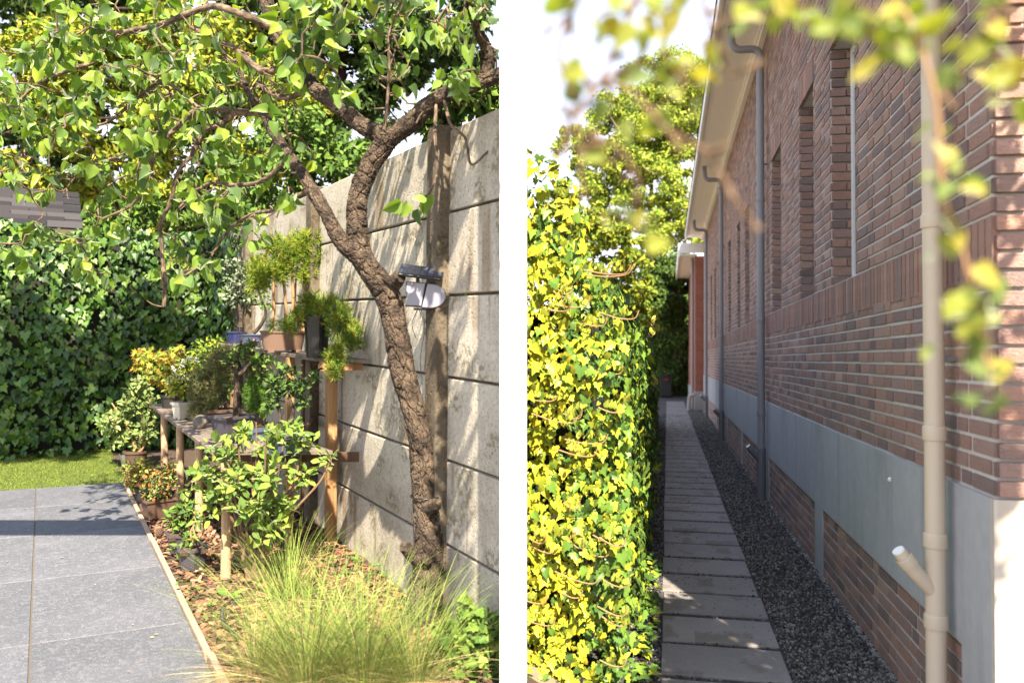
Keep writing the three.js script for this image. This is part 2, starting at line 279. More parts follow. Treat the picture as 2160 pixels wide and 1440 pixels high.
// ================================================================ SETTING: ground
const WALL = 1.64;                                      // garden: across-distance of the concrete wall's face
function level(f, X, Z) { const e = f.M.elements, n = V(e[4], e[5], e[6]); return e[13] - (n.x * (X - e[12]) + n.z * (Z - e[14])) / n.y; }
{
  const N = 120, S = 150, g = new THREE.PlaneGeometry(2 * S, 2 * S, N, N).rotateX(-Math.PI / 2), p = g.attributes.position;
  const warp = a => Math.sign(a) * Math.pow(Math.abs(a) / S, 2.2) * S;
  for (let i = 0; i < p.count; i++) {
    const X = warp(p.getX(i)), Z = warp(p.getZ(i)), k = sm(clamp((X + 0.1) / 0.7)), z = clamp(Z, -34, 6), x = clamp(X, -12, 12);
    p.setXYZ(i, X, level(G, x, Math.max(z, -13)) * (1 - k) + level(A, x, z) * k - 0.09, Z);
  }
  g.computeVertexNormals();
  const o = part(scene, 'ground', g, std(C(0.20, 0.17, 0.12), 1)); o.userData.kind = 'structure'; taken.ground = 0;
}
// patio of large bluestone tiles
const J0 = G.P(68, 1223), J1 = G.P(346, 1192), SKEW = (J1.z - J0.z) / (J1.x - J0.x), EDGE = 0.575, COL = J0.x;
const rowZ = [1030, 1070, 1129, 1223, 1358].map(v => { const p = G.P(68, v); return p.z; }); for (let i = 0; i < 3; i++) rowZ.push(rowZ[rowZ.length - 1] + 0.93);
{
  const o = structure('patio', G), cols = [EDGE, COL]; for (let i = 0; i < 6; i++) cols.push(cols[cols.length - 1] - (EDGE - COL));
  let n = 0;
  for (let c = 0; c < cols.length - 1; c++) for (let k = 0; k < rowZ.length - 1; k++) {
    const x1 = cols[c] - (c ? 0.004 : 0), x0 = cols[c + 1] + 0.004, z = (a, x) => a + SKEW * (x - COL), q = [[x0, rowZ[k] + 0.004], [x1, rowZ[k] + 0.004], [x1, rowZ[k + 1] - 0.004], [x0, rowZ[k + 1] - 0.004]].map(([x, a]) => V(x, 0, z(a, x)));
    part(o, 'paving_tile', plate(q, 0.0015 * (hash(c, k, 5) - 0.5), 0.03, hash(c, k) * 9), M.bluestone[n++ % 3]);
  }
  { const x0 = cols[cols.length - 1], e = x => SKEW * (x - COL); part(o, 'grout', plate([[x0, 0], [EDGE, 0], [EDGE, 7], [x0, 7]].map(([x, k]) => V(x, 0, rowZ[k] + e(x) + (k ? 0 : 0.01))), -0.005, 0.03), M.grout); }
}
{ // bits of dry leaf blown onto the patio
  const o = thing('leaf_litter', 'few dry leaf scraps lying on the patio near the edging', 'litter', G, V(0.3, 0, -5)), r = rng(15), list = []; o.userData.kind = 'stuff';
  for (let i = 0; i < 90; i++) list.push({ p: V(EDGE - 0.3 - 0.02 - 0.9 * Math.pow(r(), 3), 0.006, -2.2 * (r() - 0.5) * 2), q: qLook(rv(r).setY(0.05), V(0, 1, 0).addScaledVector(rv(r), 0.5)), s: 0.008 + 0.018 * r() * r(), k: pick(r, 3) });
  foliage(o, 'litter', LEAF.tiny, list, [C(0.2, 0.12, 0.06), C(0.13, 0.08, 0.045), C(0.3, 0.26, 0.12)], { cap: 0, mass: 'scraps' });
}
{ // thin edging board between patio and bed
  const o = thing('edging_board', 'thin pale edging board between the patio and the bark bed', 'edging', G, V(EDGE, 0, -7.5));
  for (let k = 0; k < 3; k++) part(o, 'board', metricUV(rbox(0.004, 0.032, -0.06, 0.014, k * 2.0 + 0.004, k * 2.0 + 1.996, 0.004), 1, k * 0.3).rotateY((k - 1) * 0.002), M.edging);
}
{ // planting bed and its bark
  const o = structure('planting_bed', G), g = new THREE.PlaneGeometry(1.1, 7.5, 30, 120).rotateX(-Math.PI / 2).translate(1.14, -0.02, -5.6), p = g.attributes.position;
  for (let i = 0; i < p.count; i++) p.setY(i, -0.022 + 0.05 * (fbm(p.getX(i) * 4 + 40, p.getZ(i) * 4 + 40, 0, 3) - 0.4)); g.computeVertexNormals();
  part(o, 'bed_soil', g, M.soil);
}
const bedY = (x, z) => -0.022 + 0.05 * (fbm(x * 4 + 40, z * 4 + 40, 0, 3) - 0.4);
{
  const o = thing('bark_mulch', 'reddish brown bark chips covering the planting bed', 'mulch', G, V(1.1, 0, -5)); o.userData.kind = 'stuff';
  const r = rng(77), pal = [C(0.20, 0.095, 0.055), C(0.29, 0.15, 0.085), C(0.12, 0.06, 0.04), C(0.36, 0.21, 0.13), C(0.07, 0.04, 0.03), C(0.24, 0.12, 0.07)];
  const g = new THREE.IcosahedronGeometry(0.5, 0), p = g.attributes.position; for (let i = 0; i < p.count; i++) { const x = p.getX(i), y = p.getY(i), z = p.getZ(i); p.setXYZ(i, x * (1 + 0.25 * hash(x * 99 | 0, y * 99 | 0)), y * (0.6 + 0.3 * hash(z * 99 | 0, x * 99 | 0)), z); } g.computeVertexNormals();
  const n = 9000, im = new THREE.InstancedMesh(g, std(0xffffff, 0.95), n), m = new THREE.Matrix4(), e = new THREE.Euler(), q = new THREE.Quaternion(); im.name = 'bark_chips'; im.userData.kind = 'stuff';
  for (let i = 0; i < n; i++) {
    const x = EDGE + 0.04 + r() * 1.0, z = -2.4 - r() * 5.6, L = 0.018 + 0.035 * r() * r(); q.setFromEuler(e.set((r() - 0.5) * 0.9, r() * 6.3, (r() - 0.5) * 0.9));
    im.setMatrixAt(i, m.compose(V(x - 1.1, bedY(x, z) + 0.006 + r() * 0.012, z + 5), q, V(L * 1.5, L * 0.35, L * (0.5 + 0.4 * r())))); im.setColorAt(i, pal[pick(r, 6)].clone().multiplyScalar(0.6 + 0.45 * r()));
  }
  im.castShadow = im.receiveShadow = true; o.add(im);
}
{ // artificial-looking lawn beyond the patio
  const o = structure('lawn', G), r = rng(5), sh = [[-6, 0], [0.62, 0], [0.62, -2.2], [-6, -2.2]];
  part(o, 'lawn_soil', box(-6, 0.62, -0.09, -0.012, rowZ[0] - 2.1, rowZ[0] + 0.04 ), std(C(0.05, 0.075, 0.01), 1));
  const g = sheet(2, t => 0.12 * (1 - t), { fold: 0.2, curl: 0.5 }), list = [];
  for (let i = 0; i < 60000; i++) { const x = -4.2 + r() * 4.82, z = rowZ[0] + SKEW * (x - COL) + 0.006 - r() * 2.0; list.push({ p: V(x, -0.014, z), q: qLook(V(r() - 0.5, 1.1, r() - 0.5), rv(r)), s: 0.017 + 0.010 * r(), k: pick(r, 4) }); }
  foliage(o, 'lawn', g, list, [C(0.125, 0.185, 0.006), C(0.15, 0.205, 0.008), C(0.10, 0.155, 0.006), C(0.21, 0.225, 0.04)], { cap: 0, mass: 'grass', coat: 0.1 });
}

// ================================================================ GARDEN: concrete wall
const POSTS = [G.U(907, 1, 1.58).z, G.U(648, 1, 1.58).z, G.U(648, 1, 1.58).z * 2 - G.U(907, 1, 1.58).z];
{
  const o = thing('concrete_wall', 'weathered panel wall of pale concrete with posts beside the pear tree', 'wall', G, V(WALL, 0, -5)), z0 = 5, r = rng(3);
  const ends = [-2.86, POSTS[0], POSTS[1], POSTS[2], POSTS[2] - 2.1], tops = [2.295, 1.907, 1.519, 1.135, 0.743, 0.345, -0.06];
  for (let b = 0; b < 4; b++) for (let k = 0; k < 6; k++) {
    const g = rbox(0.004 * r(), 0.05, tops[k + 1] + 0.006, tops[k] - 0.006, ends[b] + z0 - (b ? 0.01 : 0), ends[b + 1] + z0 + 0.01, 0.007, 2);
    part(o, 'panel', metricUV(g, 1.5, r() * 5, r() * 5), M.concrete);
  }
  part(o, 'tongue', box(0.028, 0.042, -0.05, 2.27, ends[4] + z0, ends[0] + z0 - 0.01), M.post);
  for (const z of [...POSTS, ends[4]]) part(o, 'post', metricUV(rbox(-0.062, 0.07, -0.05, 2.31, z + z0 - 0.062, z + z0 + 0.062, 0.01, 2), 1.5, r() * 5, r() * 3), M.post);
}
{ // white pillar added to fill the white strip between the two halves
  const x0 = (1054 - CX) / FP * 3, x1 = (1111 - CX) / FP * 3, y = level(G, 0, -3);
  const o = new THREE.Group(); o.name = 'added_white_pillar'; o.position.set((x0 + x1) / 2, y - 0.06, -3.06); o.userData = { label: 'added tall white pillar filling the white strip between garden wall and ivy alley', category: 'pillar' }; scene.add(o);
  part(o, 'shaft', rbox((x0 - x1) / 2, (x1 - x0) / 2, 0, 2.9, -0.06, 0.06, 0.002), M.white);
  part(o, 'cap', rbox((x0 - x1) / 2 - 0.01, (x1 - x0) / 2 + 0.01, 2.9, 2.93, -0.07, 0.07, 0.004), M.white);
}

// ================================================================ GARDEN: ivy hedge at the back
function ivySheet(list, r, o, ax, ay, nr, w, h, n, size, depth = 0.12, k0 = 0) {
  for (let i = 0; i < n; i++) {
    const a = r() * w, b = r() * h, bump = depth * (vn3(a * 2.3 + 7, b * 2.6, k0) * 1.3 + 0.5 * vn3(a * 7, b * 7, k0 + 5) - 0.8) + (r() - 0.6) * 0.07;
    const p = o.clone().addScaledVector(ax, a).addScaledVector(ay, b).addScaledVector(nr, bump), nn = nr.clone().addScaledVector(rv(r), 0.55).addScaledVector(V(0, 1, 0), 0.35), d = V(0, -1, 0).addScaledVector(rv(r), 0.7).addScaledVector(nr, 0.25);
    list.push({ p, q: qLook(d, nn), s: size * (0.35 + 1.1 * Math.pow(r(), 1.3)), k: pick(r, 5) });
  }
}
const IVY = [C(0.045, 0.115, 0.014), C(0.032, 0.085, 0.012), C(0.065, 0.14, 0.016), C(0.022, 0.06, 0.010), C(0.10, 0.18, 0.02)];
function ivies(o, kind, list, pal, opt) { const m = list.filter((_, i) => i % 3), n = list.filter((_, i) => !(i % 3)); foliage(o, kind, LEAF.ivy, m, pal, { ...opt, cap: 200 }); foliage(o, kind, LEAF.ivySlim, n, pal, { ...opt, cap: 100 }); }
const HEDGE = -9.3;
{
  const o = thing('ivy_hedge', 'dense dark green ivy hedge standing behind the strip of lawn', 'hedge', G, V(0, 0, HEDGE)), r = rng(11), list = [];
  part(o, 'stems', box(-6.5, 1.62, -0.05, 2.22, -0.6, -0.24), std(C(0.02, 0.025, 0.012), 1));  // solid near-black core: the dark shade between the leaves put into its colour
  ivySheet(list, r, V(-6.4, 0.02, 0), V(1, 0, 0), V(0, 1, 0), V(0, 0, 1), 8.0, 2.28, 10800, 0.078);
  ivySheet(list, r, V(-6.4, 2.26, 0), V(1, 0, 0), V(0, 0, -1), V(0, 1, 0), 8.0, 0.5, 3000, 0.07, 0.1, 4);
  ivySheet(list, r, V(WALL - 0.1, 0.05, 0), V(0, 0, 1), V(0, 1, 0), V(-1, 0, 0), 1.7, 2.25, 2600, 0.075, 0.14, 9);
  ivies(o, 'ivy', list, IVY, { trans: 0.0, rough: 0.5, coat: 0.0 });
}
// ================================================================ GARDEN: shed roof over the hedge
{
  const o = thing('garden_shed', 'low shed with a dark shingle roof showing above the ivy hedge', 'shed', G, V(-2.6, 0, -10.6)), r = rng(21);
  const a = G.S(175, 480, 9.75), b = G.S(175, 412, 11.0), x1 = a.x + 2.6, x0 = x1 - 5.4, yE = a.y, zE = a.z + 10.6, yT = b.y + 0.02, zT = b.z + 10.6, n = 9, sl = Math.atan2(yT - yE, zE - zT), Ls = Math.hypot(yT - yE, zE - zT);
  part(o, 'wall', box(x0 + 0.2, x1 - 0.2, 0, yE - 0.06, zT + 0.1, zE - 0.25), M.woodDark);
  part(o, 'eave_board', box(x0, x1, yE - 0.13, yE - 0.012, zE - 0.03, zE), std(C(0.10, 0.075, 0.05), 0.8));
  const deck = part(o, 'roof', box(x0, x1, -0.03, -0.012, -Ls, 0).rotateX(sl).translate(0, yE, zE), M.blackMatt);
  const mats = [C(0.036, 0.034, 0.037), C(0.055, 0.051, 0.055), C(0.024, 0.023, 0.026)].map(c => new THREE.MeshPhysicalMaterial({ color: c, roughness: 1, specularIntensity: 0.25, bumpMap: grain, bumpScale: 0.004 })), sg = rbox(-0.1645, 0.1645, -0.006, 0.006, -0.09, 0.09, 0.002);
  for (let k = 0; k < n; k++) for (let i = 0; i < 17; i++) { if (x0 + i * 0.335 < x1 - 2.4) continue; const m = part(deck, 'shingle', sg, mats[pick(r, 3)]); m.rotation.x = sl + 0.075; const x = x1 - 0.17 - (16 - i) * 0.335 - (k % 2) * 0.165, d = (k + 0.5) * Ls / n; if (x < x1 - 2.6) { deck.remove(m); continue; } m.position.set(x, yE + d * Math.sin(sl) - 0.003, zE - d * Math.cos(sl)); }
}

// ================================================================ trees in leaf
function crownTree(frame, base, name, label, { trunk, blobs, n, leaf = 'tiny', size, pal, seedN, limbs = 26, bark = M.barkDark, trans = 0, group, clumps: NC = 70, spread = 1, hang = 0.3, skip, cap = 0, kind }) {
  const o = thing(name, label, 'tree', frame, base, 0, group), r = rng(seedN), T = trunk.map(p => V(p[0], p[1], p[2]));
  const tr = part(o, 'trunk', tube(T, trunk.map(p => p[3]), { seg: 12, step: 0.15, bump: (s, a) => 0.02 * (vn(s * 6, a * 2) - 0.5) }), bark);
  const curve = new THREE.CatmullRomCurve3(T), nodes = curve.getSpacedPoints(12).slice(4), tg = [], list = [], tot = blobs.reduce((a, b) => a + b[3] * b[4] * b[5], 0);
  const inBlob = b => { const d = rv(r), k = Math.pow(r(), 0.42); return V(b[0] + d.x * b[3] * k, b[1] + d.y * b[4] * k, b[2] + d.z * b[5] * k); };
  for (const b of blobs) for (let i = 0; i < Math.max(1, Math.round(limbs * b[3] * b[4] * b[5] / tot)); i++) tg.push(inBlob(b));
  const lm = grow(nodes, tg, r, { r0: trunk[trunk.length - 1][3] * 0.55, r1: 0.012, sag: 0.08, seg: 6 }); part(o, 'limb', merge(lm), bark);
  for (const b of blobs) {
    const clumps = Math.max(3, Math.round(NC * b[3] * b[4] * b[5] / tot) + 3), m = Math.round(n * b[3] * b[4] * b[5] / tot / clumps);
    for (let c = 0; c < clumps; c++) { const cc = inBlob(b), R = 0.34 * spread * Math.pow(70 / NC, 0.33) * Math.cbrt(b[3] * b[4] * b[5]) * (0.6 + 0.7 * r()); for (let i = 0; i < m; i++) { const p = cc.clone().addScaledVector(rv(r).multiply(V(1, 0.6, 1)), R * Math.pow(r(), 0.5)); if (skip && skip(p.clone().add(base))) continue; const d = rv(r); d.y -= hang; list.push({ p, q: qLook(d, rv(r).add(V(0, 0.8, 0.3))), s: size * (0.6 + 0.8 * r()), k: pick(r, pal.length) }); } }
  }
  foliage(o, kind ?? name, LEAF[leaf], list, pal, { cap, trans, coat: 0, mass: 'crown' }); return o;
}
const YG = [C(0.22, 0.26, 0.016), C(0.28, 0.30, 0.02), C(0.14, 0.2, 0.015), C(0.10, 0.16, 0.014), C(0.32, 0.31, 0.03)];
const DG = [C(0.035, 0.075, 0.014), C(0.05, 0.10, 0.018), C(0.028, 0.06, 0.012), C(0.07, 0.12, 0.02)];
const MG = [C(0.07, 0.14, 0.018), C(0.10, 0.18, 0.022), C(0.05, 0.11, 0.015), C(0.13, 0.21, 0.03)];
const notRight = p => G.pix(p)[0] > 1068;
function treeAt(frame, u, v, t) { const p = frame.at(u, v, t); return V(p.x, 0, p.z); }
{
  const rel = (b, u, v, t) => { const p = G.at(u, v, t); return [p.x - b.x, p.y, p.z - b.z]; };
  let b = treeAt(G, 330, 700, 13.5);
  crownTree(G, b, 'leafy_tree', 'bright yellow green leafy tree behind the shed roof and hedge', { trunk: [[0, 0, 0, 0.2], [0.1, 1.6, 0, 0.17], [-0.1, 3.2, 0.1, 0.12], [0.1, 5, 0, 0.06]], seedN: 31, n: 26000, size: 0.125, pal: YG, skip: notRight,
    blobs: [[...rel(b, 250, 190, 13), 1.9, 1.1, 1.3], [...rel(b, 480, 210, 13), 1.7, 1.3, 1.2], [...rel(b, 130, 110, 13.5), 1.3, 0.9, 1.2], [...rel(b, 330, 80, 13.5), 1.5, 1.0, 1.2], [...rel(b, 430, 330, 12.6), 1.4, 0.8, 1], [...rel(b, 90, 260, 13), 1.1, 0.8, 1], [...rel(b, 600, 330, 12.6), 0.9, 0.9, 0.9], [...rel(b, 60, 380, 13.5), 1.3, 0.6, 0.8], [...rel(b, 250, 400, 13), 1.2, 0.7, 0.8], [...rel(b, 380, 450, 12.4), 1.0, 0.6, 0.7]] });
  b = treeAt(G, 60, 700, 17);
  crownTree(G, b, 'dark_tree', 'dark green tree rising behind the yellow green tree by the shed', { trunk: [[0, 0, 0, 0.25], [0.1, 3, 0, 0.2], [0, 6, 0, 0.12], [0.1, 9, 0, 0.06]], seedN: 32, n: 34000, size: 0.17, pal: DG, skip: notRight,
    blobs: [[...rel(b, 60, 40, 17), 2.2, 2, 1.6], [...rel(b, 20, 330, 16), 1.8, 1.3, 1.2], [...rel(b, 200, 340, 16), 1.9, 1.1, 1.2], [...rel(b, 300, -40, 17), 2.4, 1.3, 1.5], [...rel(b, 100, 440, 15), 1.6, 0.7, 0.8], [...rel(b, 330, 430, 15), 1.6, 0.9, 0.8], [...rel(b, 500, 430, 15), 1.5, 1.0, 0.8], [...rel(b, 230, 240, 17.5), 1.9, 1.3, 1], [...rel(b, 420, 240, 17.5), 1.9, 1.3, 1], [...rel(b, 60, 200, 17.5), 1.9, 1.4, 1], [...rel(b, 560, 280, 16.5), 1.3, 1.2, 0.8]] });
  b = treeAt(G, 720, 700, 14.5);
  crownTree(G, b, 'tall_tree', 'tall shady tree with sky gaps seen through the pear fork', { trunk: [[0, 0, 0, 0.22], [0.1, 2.5, 0, 0.18], [-0.1, 5, 0.1, 0.12], [0.1, 7.5, 0, 0.05]], seedN: 33, n: 22000, size: 0.15, pal: DG, skip: notRight,
    blobs: [[...rel(b, 700, 110, 14), 1.5, 1.5, 1.3], [...rel(b, 860, 40, 14), 1.2, 1.2, 1.2], [...rel(b, 600, 10, 14), 1.4, 1.2, 1.2], [...rel(b, 740, 260, 13.5), 0.9, 0.8, 0.9], [...rel(b, 960, 60, 14), 0.8, 1.4, 0.9], [...rel(b, 560, 160, 14.5), 1.2, 1.2, 1], [...rel(b, 840, 190, 14.5), 0.9, 0.7, 0.9], [...rel(b, 1000, 140, 14.8), 0.6, 0.8, 0.8], [...rel(b, 920, 200, 14.8), 0.7, 0.7, 0.8], [...rel(b, 800, 100, 15), 1.2, 1.0, 0.9]] });
  b = treeAt(G, 640, 700, 10.6);
  crownTree(G, b, 'vine_bush', 'fresh green climbing bush behind the far end of the concrete wall', { trunk: [[0, 0, 0, 0.07], [0, 1.2, 0, 0.06], [0.05, 2.2, 0, 0.045], [0, 3, 0, 0.03]], seedN: 34, n: 9000, size: 0.10, pal: MG, skip: notRight,
    blobs: [[...rel(b, 650, 290, 10.6), 0.75, 0.75, 0.5], [...rel(b, 560, 400, 10.4), 0.8, 0.55, 0.5], [...rel(b, 690, 340, 10.5), 0.5, 0.6, 0.5], [...rel(b, 470, 460, 10.6), 0.7, 0.35, 0.4], [...rel(b, 360, 465, 10.9), 0.8, 0.35, 0.4], [...rel(b, 230, 470, 11.3), 0.6, 0.35, 0.3]] });
  b = treeAt(G, 1000, 700, 6.4);
  crownTree(G, b, 'laurel_bush', 'glossy green bush growing over the top of the concrete wall', { trunk: [[0, 0, 0, 0.05], [0, 1.2, 0, 0.045], [0.02, 2.0, 0, 0.035], [0, 2.6, 0, 0.02]], seedN: 35, n: 1500, size: 0.10, leaf: 'oval', pal: MG, skip: notRight, cap: 120, kind: 'laurel',
    blobs: [[...rel(b, 1000, 205, 6.3), 0.3, 0.18, 0.25], [...rel(b, 930, 260, 6.6), 0.3, 0.16, 0.2]] });
  b = V(-4.4, 0, -0.6);                                 // added tree, out of view, put in to shade the ivy hedge
  crownTree(G, b, 'added_shade_tree', 'added unseen tree beside the patio that shades the ivy hedge', { trunk: [[0, 0, 0, 0.2], [0.1, 2.5, -0.4, 0.17], [0.6, 4.6, -1.8, 0.12], [1.6, 6, -3.4, 0.07]], seedN: 36, n: 8000, size: 0.16, pal: DG, limbs: 30,
    blobs: [[2.3, 6.5, -4.35, 0.9, 0.4, 0.6], [3.5, 6.5, -4.45, 0.9, 0.4, 0.6], [4.6, 6.5, -4.6, 0.8, 0.4, 0.6], [1.0, 6.4, -4.2, 1.0, 0.4, 0.6], [5.3, 6.6, -4.9, 0.5, 0.4, 0.5], [2.4, 6.5, -3.75, 0.9, 0.35, 0.35], [3.6, 6.5, -3.8, 0.8, 0.35, 0.35]], skip: p => { const q = G.pix(p); return q[2] > 0 && q[1] > -60 && q[0] > -60 && q[0] < 2220; } });
}

// ================================================================ GARDEN: pear tree
{
  const B = G.P(893, 1302), o = thing('pear_tree', 'old leaning pear tree with cracked bark against the concrete wall', 'tree', G, B), r = rng(101);
  const pt = (u, v, t) => G.at(u, v, t).sub(B), T0 = G.pix(B)[2], px = (w, t) => w / 2 * t / FP;
  const deep = (u, t) => { const k = clamp((700 - u) / 220); return T0 + (t - T0) * (1 - k) + k * (0.12 + Math.abs(t - T0) * 1.3); }, line = a => { const q = a.map((p, i) => [p[0] + (i && p[3] < 20 ? (hash(p[0], p[1], 1) - 0.5) * 20 : 0), p[1] + (i && p[3] < 20 ? (hash(p[0], p[1], 2) - 0.5) * 20 : 0), deep(p[0], p[2]), p[3]]); return [q.map(p => pt(p[0], p[1], p[2])), q.map(p => px(p[3] * 0.92, p[2]))]; };   // the crown leans away over the lawn
  const crack = (dep, cell) => (s, a, rad) => { const n = Math.max(3, Math.round(2 * Math.PI * rad / cell)), w = worley(a / (2 * Math.PI) * n + 0.35 * vn(s * 30, a * 3), s / (cell * 1.5), n), w2 = worley(a / (2 * Math.PI) * n * 0.5 + 3 + 0.6 * vn(s * 14, a * 2), s / (cell * 4.2) + 7, Math.max(2, Math.round(n * 0.5))), e = clamp((w[1] - w[0]) / 0.14), e2 = clamp((w2[1] - w2[0]) / 0.12); return -dep * 0.65 * (1 - e) * (0.4 + 1.2 * vn(s * 18, a * 2 + 3)) - dep * 0.9 * (1 - e2) + dep * 0.45 * (w[2] - 0.5) + dep * 0.35 * (vn(s * 160, a * 14) - 0.5) + rad * 0.14 * (vn(s * 9 + 4, Math.cos(a) * 1.4 + 5) - 0.5); };
  const trunk = [[893, 1330, T0, 100], [895, 1270, T0, 84], [905, 1180, T0, 70], [897, 1050, T0, 60], [888, 930, T0 - 0.01, 60], [853, 800, T0 - 0.03, 58], [834, 690, T0 - 0.05, 56], [812, 615, T0 - 0.07, 58], [766, 548, T0 - 0.1, 56], [752, 480, T0 - 0.1, 50], [755, 415, T0 - 0.1, 48], [777, 355, T0 - 0.1, 48], [806, 310, T0 - 0.1, 52], [822, 284, T0 - 0.1, 54]];
  const tr = part(o, 'trunk', tube(...line(trunk), { seg: 128, step: 0.0045, bump: crack(0.010, 0.03), uvk: 0.3 }), M.bark);
  for (const [u, v, du, dv, w] of [[888, 1190, -36, -40, 30], [900, 1072, 22, -10, 30], [895, 1178, 6, 2, 24], [822, 608, 22, -26, 34]]) { const a = pt(u, v, T0 - 0.03), b = pt(u + du, v + dv, T0 - 0.1); part(tr, 'knot', tube([a, a.clone().lerp(b, 0.6), b], [px(w, T0) * 1.1, px(w, T0), px(w, T0) * 0.8], { seg: 18, step: 0.006, bump: crack(0.004, 0.03) }), M.bark); }
  { const c = pt(897, 1046, T0); part(tr, 'tie_wire', new THREE.TorusGeometry(px(62, T0), 0.004, 6, 32).rotateX(Math.PI / 2).translate(c.x, c.y, c.z), M.black); }
  const L = {
    a: [[772, 552, T0 - 0.1, 44], [722, 512, T0 - 0.13, 38], [690, 455, T0 - 0.16, 32], [650, 388, T0 - 0.2, 30], [610, 330, T0 - 0.24, 28], [577, 280, T0 - 0.28, 24], [556, 240, T0 - 0.3, 20], [540, 205, T0 - 0.3, 16], [500, 150, T0 - 0.3, 12], [470, 100, T0 - 0.3, 9]],
    b: [[822, 290, T0 - 0.1, 44], [772, 270, T0 - 0.06, 40], [720, 228, T0 - 0.02, 38], [660, 182, T0 + 0.04, 38], [615, 125, T0 + 0.1, 36], [582, 62, T0 + 0.14, 34], [560, 0, T0 + 0.2, 32], [540, -70, T0 + 0.25, 28]],
    c: [[822, 290, T0 - 0.1, 46], [868, 258, T0 - 0.14, 44], [902, 224, T0 - 0.18, 40], [950, 196, T0 - 0.2, 38], [1010, 176, T0 - 0.24, 36], [1072, 150, T0 - 0.28, 34]],
    d: [[558, 240, T0 - 0.3, 16], [500, 232, T0 - 0.34, 15], [430, 238, T0 - 0.38, 14], [386, 256, T0 - 0.42, 12], [345, 300, T0 - 0.44, 11], [316, 340, T0 - 0.46, 10], [300, 388, T0 - 0.48, 8], [270, 430, T0 - 0.48, 7], [222, 452, T0 - 0.5, 5]],
    e: [[500, 232, T0 - 0.34, 13], [462, 250, T0 - 0.3, 12], [428, 282, T0 - 0.3, 11], [400, 318, T0 - 0.3, 10], [384, 372, T0 - 0.32, 9], [364, 425, T0 - 0.34, 9], [344, 470, T0 - 0.36, 8], [352, 540, T0 - 0.36, 9], [356, 600, T0 - 0.36, 10], [344, 650, T0 - 0.36, 8]],
    f: [[582, 62, T0 + 0.14, 18], [500, 20, T0, 16], [420, 10, T0 - 0.2, 14], [330, 42, T0 - 0.3, 13], [262, 68, T0 - 0.4, 12], [216, 86, T0 - 0.45, 11], [192, 122, T0 - 0.5, 10], [150, 136, T0 - 0.5, 8], [90, 170, T0 - 0.55, 7], [18, 222, T0 - 0.6, 5]],
    g: [[615, 140, T0 + 0.1, 18], [560, 150, T0, 15], [490, 105, T0 - 0.1, 12], [410, 62, T0 - 0.15, 10]],
    h: [[345, 300, T0 - 0.44, 9], [300, 318, T0 - 0.44, 8], [250, 332, T0 - 0.46, 7], [180, 350, T0 - 0.5, 5], [140, 400, T0 - 0.5, 4]],
    i: [[430, 238, T0 - 0.38, 8], [340, 170, T0 - 0.5, 8], [300, 195, T0 - 0.55, 7], [220, 255, T0 - 0.6, 6], [150, 258, T0 - 0.6, 5], [90, 300, T0 - 0.6, 4]],
    j: [[610, 330, T0 - 0.24, 12], [560, 370, T0 - 0.3, 10], [500, 385, T0 - 0.32, 9], [430, 380, T0 - 0.34, 7], [380, 440, T0 - 0.36, 6]],
    k: [[650, 400, T0 - 0.2, 12], [620, 420, T0 - 0.22, 11], [580, 445, T0 - 0.24, 9], [530, 450, T0 - 0.26, 8], [470, 500, T0 - 0.3, 6], [430, 560, T0 - 0.3, 5]],
    l: [[806, 300, T0 - 0.12, 9], [812, 220, T0 - 0.16, 8], [822, 140, T0 - 0.2, 8], [826, 70, T0 - 0.22, 6], [850, 10, T0 - 0.22, 5]],
    m: [[920, 214, T0 - 0.2, 9], [926, 290, T0 - 0.3, 7], [928, 370, T0 - 0.34, 6], [905, 408, T0 - 0.36, 5], [880, 416, T0 - 0.36, 4]],
    n: [[935, 206, T0 - 0.2, 8], [960, 258, T0 - 0.3, 7], [988, 290, T0 - 0.32, 6], [1000, 342, T0 - 0.34, 6], [1040, 322, T0 - 0.36, 4]],
    p: [[1020, 172, T0 - 0.24, 30], [1030, 120, T0 - 0.26, 34], [1010, 66, T0 - 0.3, 22], [985, 10, T0 - 0.35, 16], [970, -60, T0 - 0.5, 14]],
    q: [[970, -40, T0 - 0.46, 14], [960, -160, T0 - 0.8, 12], [1000, -340, T0 - 1.2, 9]],
    s: [[660, 190, T0 + 0.04, 14], [600, 205, T0, 12], [540, 170, T0 - 0.06, 8]],
  };
  const nodes = [];
  for (const [k, a] of Object.entries(L)) { const [p, w] = line(a), big = a[0][3] > 28; part(o, 'limb', tube(p, w, { seg: big ? 80 : 12, step: big ? 0.005 : 0.012, bump: big ? crack(0.008, 0.022) : (s, t, rad) => rad * 0.5 * (vn(s * 40, Math.cos(t) * 1.5 + 9 + a[0][0]) - 0.5), uvk: 0.25 }), big ? M.bark : M.barkGrey); if (!'mn'.includes(k)) nodes.push(...new THREE.CatmullRomCurve3(p).getSpacedPoints(24).slice(big ? 8 : 3)); }
  // leaf clusters: where the crown shows, at depths around the limbs
  const low = [[0, 575], [60, 540], [120, 560], [170, 615], [240, 610], [300, 560], [380, 600], [440, 570], [500, 545], [560, 500], [600, 470], [650, 400], [700, 330], [745, 262], [800, 200], [880, 190], [960, 190], [1040, 150]];
  const yMax = u => { for (let i = 0; i < low.length - 1; i++) if (u <= low[i + 1][0]) return low[i][1] + (low[i + 1][1] - low[i][1]) * (u - low[i][0]) / (low[i + 1][0] - low[i][0]); return 140; };
  const tg = [];
